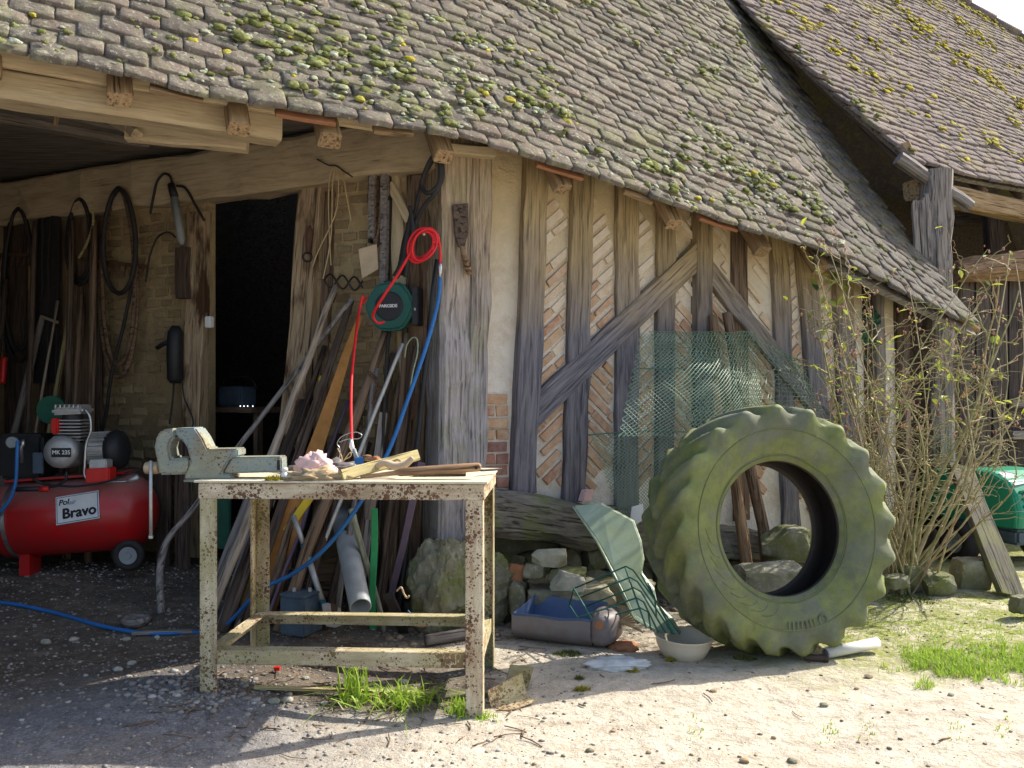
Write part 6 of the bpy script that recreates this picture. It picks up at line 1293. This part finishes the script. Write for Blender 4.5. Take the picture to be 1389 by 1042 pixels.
for k in range(52):
    bx = rb.gauss(1215, 20); base = gnd(min(max(bx, 1160), 1268), rb.uniform(784, 806)); D = base.y + rb.uniform(-0.25, 0.25)
    if k < 14: tx, ty = rb.uniform(1105, 1150), rb.uniform(360, 520)
    elif k < 30: tx, ty = rb.uniform(1290, 1385), rb.uniform(330, 600)
    else: tx, ty = 1125 + 225 * rb.random(), rb.triangular(285, 640, 430)
    tip = at(tx, ty, min(D, 5.75)); tip.y = D if D > 4.9 else 4.9
    grow(base, tip, rb.uniform(0.004, 0.012) if k % 9 else 0.017, V((rb.gauss(0.02, 0.18), rb.gauss(-0.05, 0.12), rb.uniform(-0.05, 0.15))), 0)
tag(sm.build('stems', 'stem', rose, smooth=True, origin=gnd(1215, 800)), kind='stuff')
bdm = MB()
for t in tips:
    if rb.random() < 0.5 and t.z > 1.0:
        for _ in range(rb.choice((1, 2, 3))):
            q = t + V((rb.gauss(0, 0.015), rb.gauss(0, 0.015), rb.gauss(0, 0.015))); s = rb.uniform(0.005, 0.010); bdm.add([q + V(tuple(a)) * s for a in ICO1[0] * np.array([0.8, 0.8, 1.4])], ICO1[1])
tag(bdm.build('buds', 'bud', rose, smooth=True), kind='stuff')
def leaf_mesh(mat):
    vs_ = [(0, 0, 0), (0.014, 0.018, 0.005), (0.016, 0.04, 0.006), (0.008, 0.06, 0), (0, 0.072, -0.006), (-0.008, 0.06, 0), (-0.016, 0.04, 0.006), (-0.014, 0.018, 0.005), (0, 0.035, -0.002)]
    return mesh('leaf', vs_, [(8, 0, 1, 2), (8, 2, 3, 4), (8, 4, 5, 6), (8, 6, 7, 0)], mat)
lms = [leaf_mesh('leaf'), leaf_mesh('leaf_dark')]
up_t = sorted(tips, key=lambda t: -t.z)
for k in range(190):
    q = rb.choice(up_t[:420]); me = lms[0]
    mkobj('leaf', me, rose, Matrix.Translation(q) @ Matrix.Rotation(rb.random() * 6.28, 4, 'Z') @ Matrix.Rotation(rb.gauss(0.2, 0.6), 4, 'X') @ Matrix.Scale(rb.uniform(0.45, 1.05), 4))
ivy = thing('ivy_sprig', 'dark green ivy leaves climbing the last timber post', 'ivy', RW(1175, 520, 0.1))
hose('ivy_stem', 'stem', [RW(x, y, 0.06) for x, y in ((1190, 700), (1180, 600), (1184, 520), (1170, 470), (1178, 420), (1150, 380), (1130, 375))], 0.005, ivy, n=5)
for k in range(34):
    x, y = rb.choice(((1185, 440), (1178, 455), (1188, 425), (1120, 395), (1150, 365), (1108, 398), (1135, 380), (1180, 470))); q = RW(x + rb.gauss(0, 9), y + rb.gauss(0, 12), 0.09 + rb.random() * 0.06)
    mkobj('leaf', lms[1] if y > 410 or x < 1112 else lms[0], ivy, Matrix.Translation(q) @ Matrix.Rotation(rb.random() * 6.28, 4, 'Y') @ Matrix.Rotation(rb.gauss(1.2, 0.4), 4, 'X') @ Matrix.Scale(rb.uniform(0.7, 1.25), 4))
tag(beam('mossy_plank', 'w_moss', at(1301, 632, 5.75), gnd(1372, 808), 0.195, 0.04, (0.3, -1, 0.2), None, 0.006, 10, ragged=0.02), 'mossy grey plank leaning against the barn post beside the mower', 'plank')

mw_ = thing('lawn_tractor', 'bright green ride on mower parked behind the leaning plank', 'mower', at(1395, 770, 6.1))
ML = V((0.25, -0.968, 0)); MY = V((0.968, 0.25, 0)); MO = at(1398, 538, 6.12); MO.z = 0.0
def mp(x, y, z): return MO + ML * x + MY * y + Z * z
prof = [(-0.75, 0.30), (-0.75, 0.66), (-0.35, 0.70), (-0.10, 0.695), (0.05, 0.64), (0.13, 0.54), (0.165, 0.42), (0.16, 0.31), (0.05, 0.30)]
secs = []
for y, k in ((-0.27, 0.90), (-0.262, 0.955), (-0.235, 0.99), (-0.12, 1.0), (0.12, 1.0), (0.235, 0.99), (0.262, 0.955), (0.27, 0.90)):
    secs.append([mp(-0.25 + (x + 0.25) * (k if x > 0 else 1), y, 0.30 + (z - 0.30) * k) for x, z in prof])
n = len(prof); m = MB(); m.add(sum(secs, []), [(i * n + j, i * n + (j + 1) % n, (i + 1) * n + (j + 1) % n, (i + 1) * n + j) for i in range(7) for j in range(n)] + [tuple(range(n)), tuple(range(7 * n, 8 * n))])
hood = m.build('hood', 'mgreen', mw_, bevel=0.012, segs=3)
def nose(t, y, off=0.004):                          # along the nose from the top edge down
    pts = prof[3:8]; seg = min(3, int(t)); a, b = pts[seg], pts[seg + 1]; f = t - seg; dx, dz = b[0] - a[0], b[1] - a[1]; l = math.hypot(dx, dz)
    return mp(a[0] + dx * f - dz / l * off, y, a[1] + dz * f + dx / l * off)
for s_ in (-1, 1):
    m = MB(); pl_ = [nose(0.25, s_ * 0.225, 0.006), nose(0.25, s_ * 0.14, 0.006), nose(1.15, s_ * 0.05, 0.006), nose(1.35, s_ * 0.22, 0.006)]; m.prism(pl_, V((0, 0, -0.004))); m.build('headlight', 'lamp', hood)
for k in range(4):
    for s_ in (-1, 1):
        t0 = 1.75 + 0.42 * k; m = MB(); m.prism([nose(t0, s_ * 0.015, 0.003), nose(t0 + (0.14 if k < 3 else 0.05), s_ * 0.20, 0.003), nose(t0 + (0.22 if k < 3 else 0.12), s_ * 0.20, 0.003), nose(t0 + 0.10, s_ * 0.015, 0.003)], ML * -0.006); m.build('vent_slot', 'ink', hood)
        m = MB(); a, b = nose(t0 - 0.10, s_ * 0.01, 0.004), nose(t0 + 0.04, s_ * 0.215, 0.004); m.tube([a, b], 0.009, 6); m.build('vent_louvre', 'mgreen', hood, smooth=True)
for t0, y in ((0.55, -0.03), (1.05, -0.015)): m = MB(); m.prism([nose(t0, y - 0.025, 0.006), nose(t0, y + 0.025, 0.006), nose(t0 + 0.2, y + 0.022, 0.006), nose(t0 + 0.2, y - 0.022, 0.006)], V((0, 0, -0.003))); m.build('badge', 'white', hood)
m = MB(); m.box(mp(-0.02, 0, 0.24), ML * 0.14, MY * 0.24, Z * 0.055); m.build('bumper', 'battery', mw_, bevel=0.02); m = MB(); m.box(mp(-0.6, 0, 0.24), ML * 0.5, MY * 0.2, Z * 0.07); m.build('chassis', 'black', mw_, bevel=0.01)
m = MB(); m.box(mp(-0.95, 0, 0.55), ML * 0.08, MY * 0.2, Z * 0.2); m.build('dashboard', 'black', mw_, bevel=0.03)
m = MB(); m.lathe(mp(-1.0, 0, 0.84), V((ML.x * -0.4, ML.y * -0.4, 1)), [(-0.012, 0.15), (0, 0.165), (0.012, 0.15), (0, 0.138)], 28, True); m.build('steering_wheel', 'black', mw_, smooth=True)
m = MB(); m.box(mp(-1.35, 0, 0.5), ML * 0.2, MY * 0.22, Z * 0.06); m.box(mp(-1.55, 0, 0.68), ML * 0.05, MY * 0.2, Z * 0.18); m.build('seat', 'black', mw_, bevel=0.03)
for x, s_, rr in ((-0.28, -1, 0.16), (-0.28, 1, 0.16), (-1.35, -1, 0.22), (-1.35, 1, 0.22)):
    c = mp(x, s_ * 0.36, rr); m = MB(); m.lathe(c, MY * s_, [(-0.06, 0.08), (-0.065, rr - 0.03), (-0.04, rr), (0.04, rr), (0.065, rr - 0.03), (0.055, 0.085), (0.04, 0.08)], 32, True); wh = m.build('wheel', 'blackrub', mw_, smooth=True)
    m = MB(); m.lathe(c, MY * s_, [(-0.04, 0), (-0.04, 0.082), (0.05, 0.085), (0.054, 0.078), (0.035, 0.06), (0.03, 0.022), (0.05, 0.02), (0.05, 0)], 28); m.build('rim', 'greypvc', wh, smooth=False)

# ================================================================== GROUND COVER
r = random.Random(4)
def scatter(name, n, sampler, mat, smin, smax, label, flat=0.55):
    vs_, fs, base = [], [], 0; var = []
    for k in range(8):
        v = ICO1[0].copy(); v = v * np.array([1 + 0.35 * noise.noise(V(tuple(a * 1.7)) + V((k * 7, 0, 0))) for a in v])[:, None]; var.append(v)
    for _ in range(n):
        x, y = sampler(r); s = smin + (smax - smin) * r.random() ** 2.5; a = r.random() * 6.28; v = var[r.randrange(8)] * np.array([s * r.uniform(0.8, 1.5), s, s * flat])
        c_, s_ = math.cos(a), math.sin(a); v = v @ np.array([[c_, -s_, 0], [s_, c_, 0], [0, 0, 1]]).T + np.array([x, y, gz(x, y) + s * flat * 0.25]); vs_.append(v); fs += [tuple(i + base for i in f) for f in ICO1[1]]; base += len(v)
    return stuffmesh(name, np.concatenate(vs_), fs, mat, None, label, 'gravel', smooth=True)
def gravelmat(name, cols):
    n = NB(name); c = n.ramp(n.island(), [(i / (len(cols) - 1), k) for i, k in enumerate(cols)]); return n.out(c, 0.9, nrm=n.bump(n.noise(n.pos(), 90, 3), 0.4, 0.003), spec=0.2)
M['pebble'] = gravelmat('pebble', [(0.14, 0.125, 0.115), (0.24, 0.215, 0.195), (0.19, 0.17, 0.15), (0.30, 0.275, 0.25), (0.22, 0.19, 0.155), (0.42, 0.39, 0.35)])
M['crumb'] = gravelmat('soil_crumb', [(0.10, 0.08, 0.06), (0.22, 0.18, 0.13), (0.15, 0.11, 0.08), (0.34, 0.28, 0.20)])
def s_left(r):
    while True:
        x, y = r.uniform(-3.6, 0.3), r.uniform(2.3, 5.3)
        if r.random() < 0.35 + 0.65 * sstep(-0.2, -1.2, x): return x, y
scatter('gravel', 7500, s_left, 'pebble', 0.002, 0.011, 'grey gravel strewn under the barn roof and bench')
def s_right(r):
    while True:
        x, y = r.uniform(-0.9, 4.2), r.uniform(2.2, 5.2)
        if noise.noise(V((x * 1.5, y * 1.5, 3))) + r.uniform(-0.6, 0.5) > 0: return x, y
scatter('soil_crumbs', 2000, s_right, 'crumb', 0.002, 0.010, 'dark soil crumbs scattered over the pale sandy yard')
scatter('rubble', 700, lambda r: (lambda p: (p.x, p.y))(nrow(r.uniform(1.4, 4.6), -3.95 + abs(r.gauss(0, 0.16)) - 0.25, 0)), 'crumb', 0.004, 0.03, 'earth rubble along the foot of the stone pile')
scatter('rubble', 420, lambda r: (r.gauss(-1.22, 0.16), r.gauss(3.38, 0.10)), 'pebble', 0.004, 0.018, 'small gravel heap round the left front bench leg')
cs = [(180, 899), (160, 908), (332, 926), (390, 950), (372, 952), (440, 953), (246, 844), (100, 846), (62, 834), (172, 830), (213, 860), (548, 924), (415, 920)]
for i, (x, y) in enumerate(cs): g = gnd(x, y); s = r.uniform(0.010, 0.02); tag(rock('pale_pebble', 'stone_pale', g + Z * s * 0.4, s * 1.3, s, s * 0.7, None, i + 200, 2), 'pale pebble lying loose on the gravel', 'pebble', 'pale pebbles on the gravel')
for i, (x, y) in enumerate([(736, 977), (880, 1022), (938, 1025), (1118, 955), (968, 938), (1162, 932), (1075, 1032), (1010, 1035), (1178, 918), (1290, 940), (832, 990), (1050, 1000), (800, 1018)]): g = gnd(x, y); s = r.uniform(0.006, 0.013); tag(rock('earth_clod', 'fibre' if i % 3 else 'stone', g + Z * s * 0.4, s * 1.3, s, s * 0.7, None, i + 300, 2), 'small clod lying loose on the sunlit sandy yard', 'clod', 'clods on the sandy yard')
# twigs and dry leaf litter
tm = MB()
for k in range(230):
    x, y = (r.uniform(-1.3, 3.5), r.uniform(2.3, 4.6)) if k < 50 else (r.uniform(-1.4, 0.1), r.uniform(3.0, 4.3)); a = r.random() * 6.28; l = r.uniform(0.015, 0.07); d = V((math.cos(a), math.sin(a), 0)) * l; p = V((x, y, gz(x, y) + 0.004)); tm.tube([p - d, p + V((d.y, -d.x, 0.01)) * 0.15, p + d + Z * 0.004], r.uniform(0.0012, 0.003), 4)
tag(tm.build('twig_litter', 'w_brown', smooth=True), 'dry twig litter scattered on the ground', 'twigs', None, 'stuff')
def grass(name, n, sampler, h0, h1, w, label, mat='grass', lean_=0.35):
    vs_, fs = [], []
    for _ in range(n):
        x, y = sampler(r); h = r.uniform(h0, h1); a = r.random() * 6.28; lv = V((math.cos(a), math.sin(a), 0)) * h * abs(r.gauss(0, lean_)); sd = V((-math.sin(a + r.gauss(0, 0.6)), math.cos(a), 0)) * w * r.uniform(0.6, 1.2); p = V((x, y, gz(x, y) - 0.004)); b = len(vs_)
        m1 = p + lv * 0.35 + Z * h * 0.55; t = p + lv + Z * h * (1 - 0.3 * lv.length / h); vs_ += [tuple(p - sd), tuple(p + sd), tuple(m1 + sd * 0.8), tuple(m1 - sd * 0.8), tuple(t)]; fs += [(b, b + 1, b + 2, b + 3), (b + 3, b + 2, b + 4)]
    return stuffmesh(name, vs_, fs, mat, None, label, 'grass')
def px_s(f):
    def s(r):
        while True:
            x, y = f(r)
            if y > 560: g = gnd(x, y); return g.x, g.y
    return s
def patch_s(r):
    while True:
        x, y = r.uniform(1190, 1520), r.gauss(896, 26)
        if not 845 < y < 945: continue
        d = 1.15 * noise.noise(V((x * 0.016, y * 0.05, 0))) + 0.6 * noise.noise(V((x * 0.06, y * 0.17, 4))) + 0.95 - abs(y - 894 - 6 * noise.noise(V((x * 0.03, 0, 0)))) / 30 - max(0, (1255 - x) / 60)
        if r.random() < d: return x, y
grass('grass', 9500, px_s(patch_s), 0.012, 0.046, 0.0022, 'bright green grass patch in the sun at the yard edge', lean_=0.5)
grass('grass', 1300, px_s(patch_s), 0.012, 0.05, 0.0018, 'dead straw mixed into the bright grass patch', mat='straw', lean_=0.8)
grass('grass', 200, px_s(lambda r: (r.choice((468, 490, 515, 541, 549, 572)) + r.gauss(0, 4), r.gauss(953, 4))), 0.03, 0.13, 0.004, 'bright weeds growing under the front bench rail', lean_=1.5)
grass('grass', 90, px_s(lambda r: (r.gauss(520, 50), r.gauss(952, 6))), 0.02, 0.08, 0.003, 'dead straw among the weeds under the bench rail', mat='straw', lean_=1.6)
grass('grass', 26, px_s(lambda r: (r.gauss(483, 9), r.gauss(945, 4))), 0.12, 0.20, 0.005, 'tall blades sprouting under the front bench rail', lean_=0.3)
grass('grass', 160, px_s(lambda r: (r.gauss(622, 10), r.gauss(962, 5))), 0.02, 0.07, 0.003, 'small weeds at the right front bench leg', lean_=0.5)
grass('grass', 120, px_s(lambda r: (r.gauss(655, 8), r.gauss(970, 3))), 0.01, 0.03, 0.003, 'tiny grass fringe round the right front bench leg')
grass('grass', 1500, px_s(lambda r: (r.uniform(1110, 1420), r.triangular(805, 880, 850))), 0.006, 0.025, 0.003, 'thin weeds growing between tyre and grass patch')
grass('grass', 130, px_s(lambda r: (r.choice((1297, 1125, 944, 1360, 1175)) + r.gauss(0, 7), r.choice((988, 990, 1000, 978)) + r.gauss(0, 3))), 0.008, 0.025, 0.003, 'tiny weed sprouts scattered on the sunlit sand')
for i, (x, y, R_, n_, mt, lab) in enumerate(((790, 935, 0.032, 260, 'moss_yel', 'yellow moss cushion on the sand below the trough'), (786, 922, 0.02, 120, 'moss', 'small green moss cushion behind the yellow one'), (770, 890, 0.07, 300, 'moss_dark', 'brown green moss fringe at the trough foot'), (910, 896, 0.025, 140, 'moss_yel', 'yellow moss at the foot of the bowl'), (858, 912, 0.03, 140, 'moss_yel', 'yellow moss beside the white plastic sheet'), (1010, 893, 0.06, 260, 'moss', 'green moss at the tyre foot'), (1150, 880, 0.09, 300, 'moss', 'green moss behind the white pipe'), (1240, 812, 0.16, 500, 'moss_dark', 'dark moss carpet round the rose bush stones'))):
    tuft('moss_cushion', mt, gnd(x, y), R_, n_, 60 + i, lab, 0.03)
tag(rect(Matrix.Translation(gnd(376, 912) + Z * 0.012), 0.012, 0.01, 0.015, 'red_plastic_chip', 'red', None), 'tiny red plastic chip on the ground under the bench', 'chip')
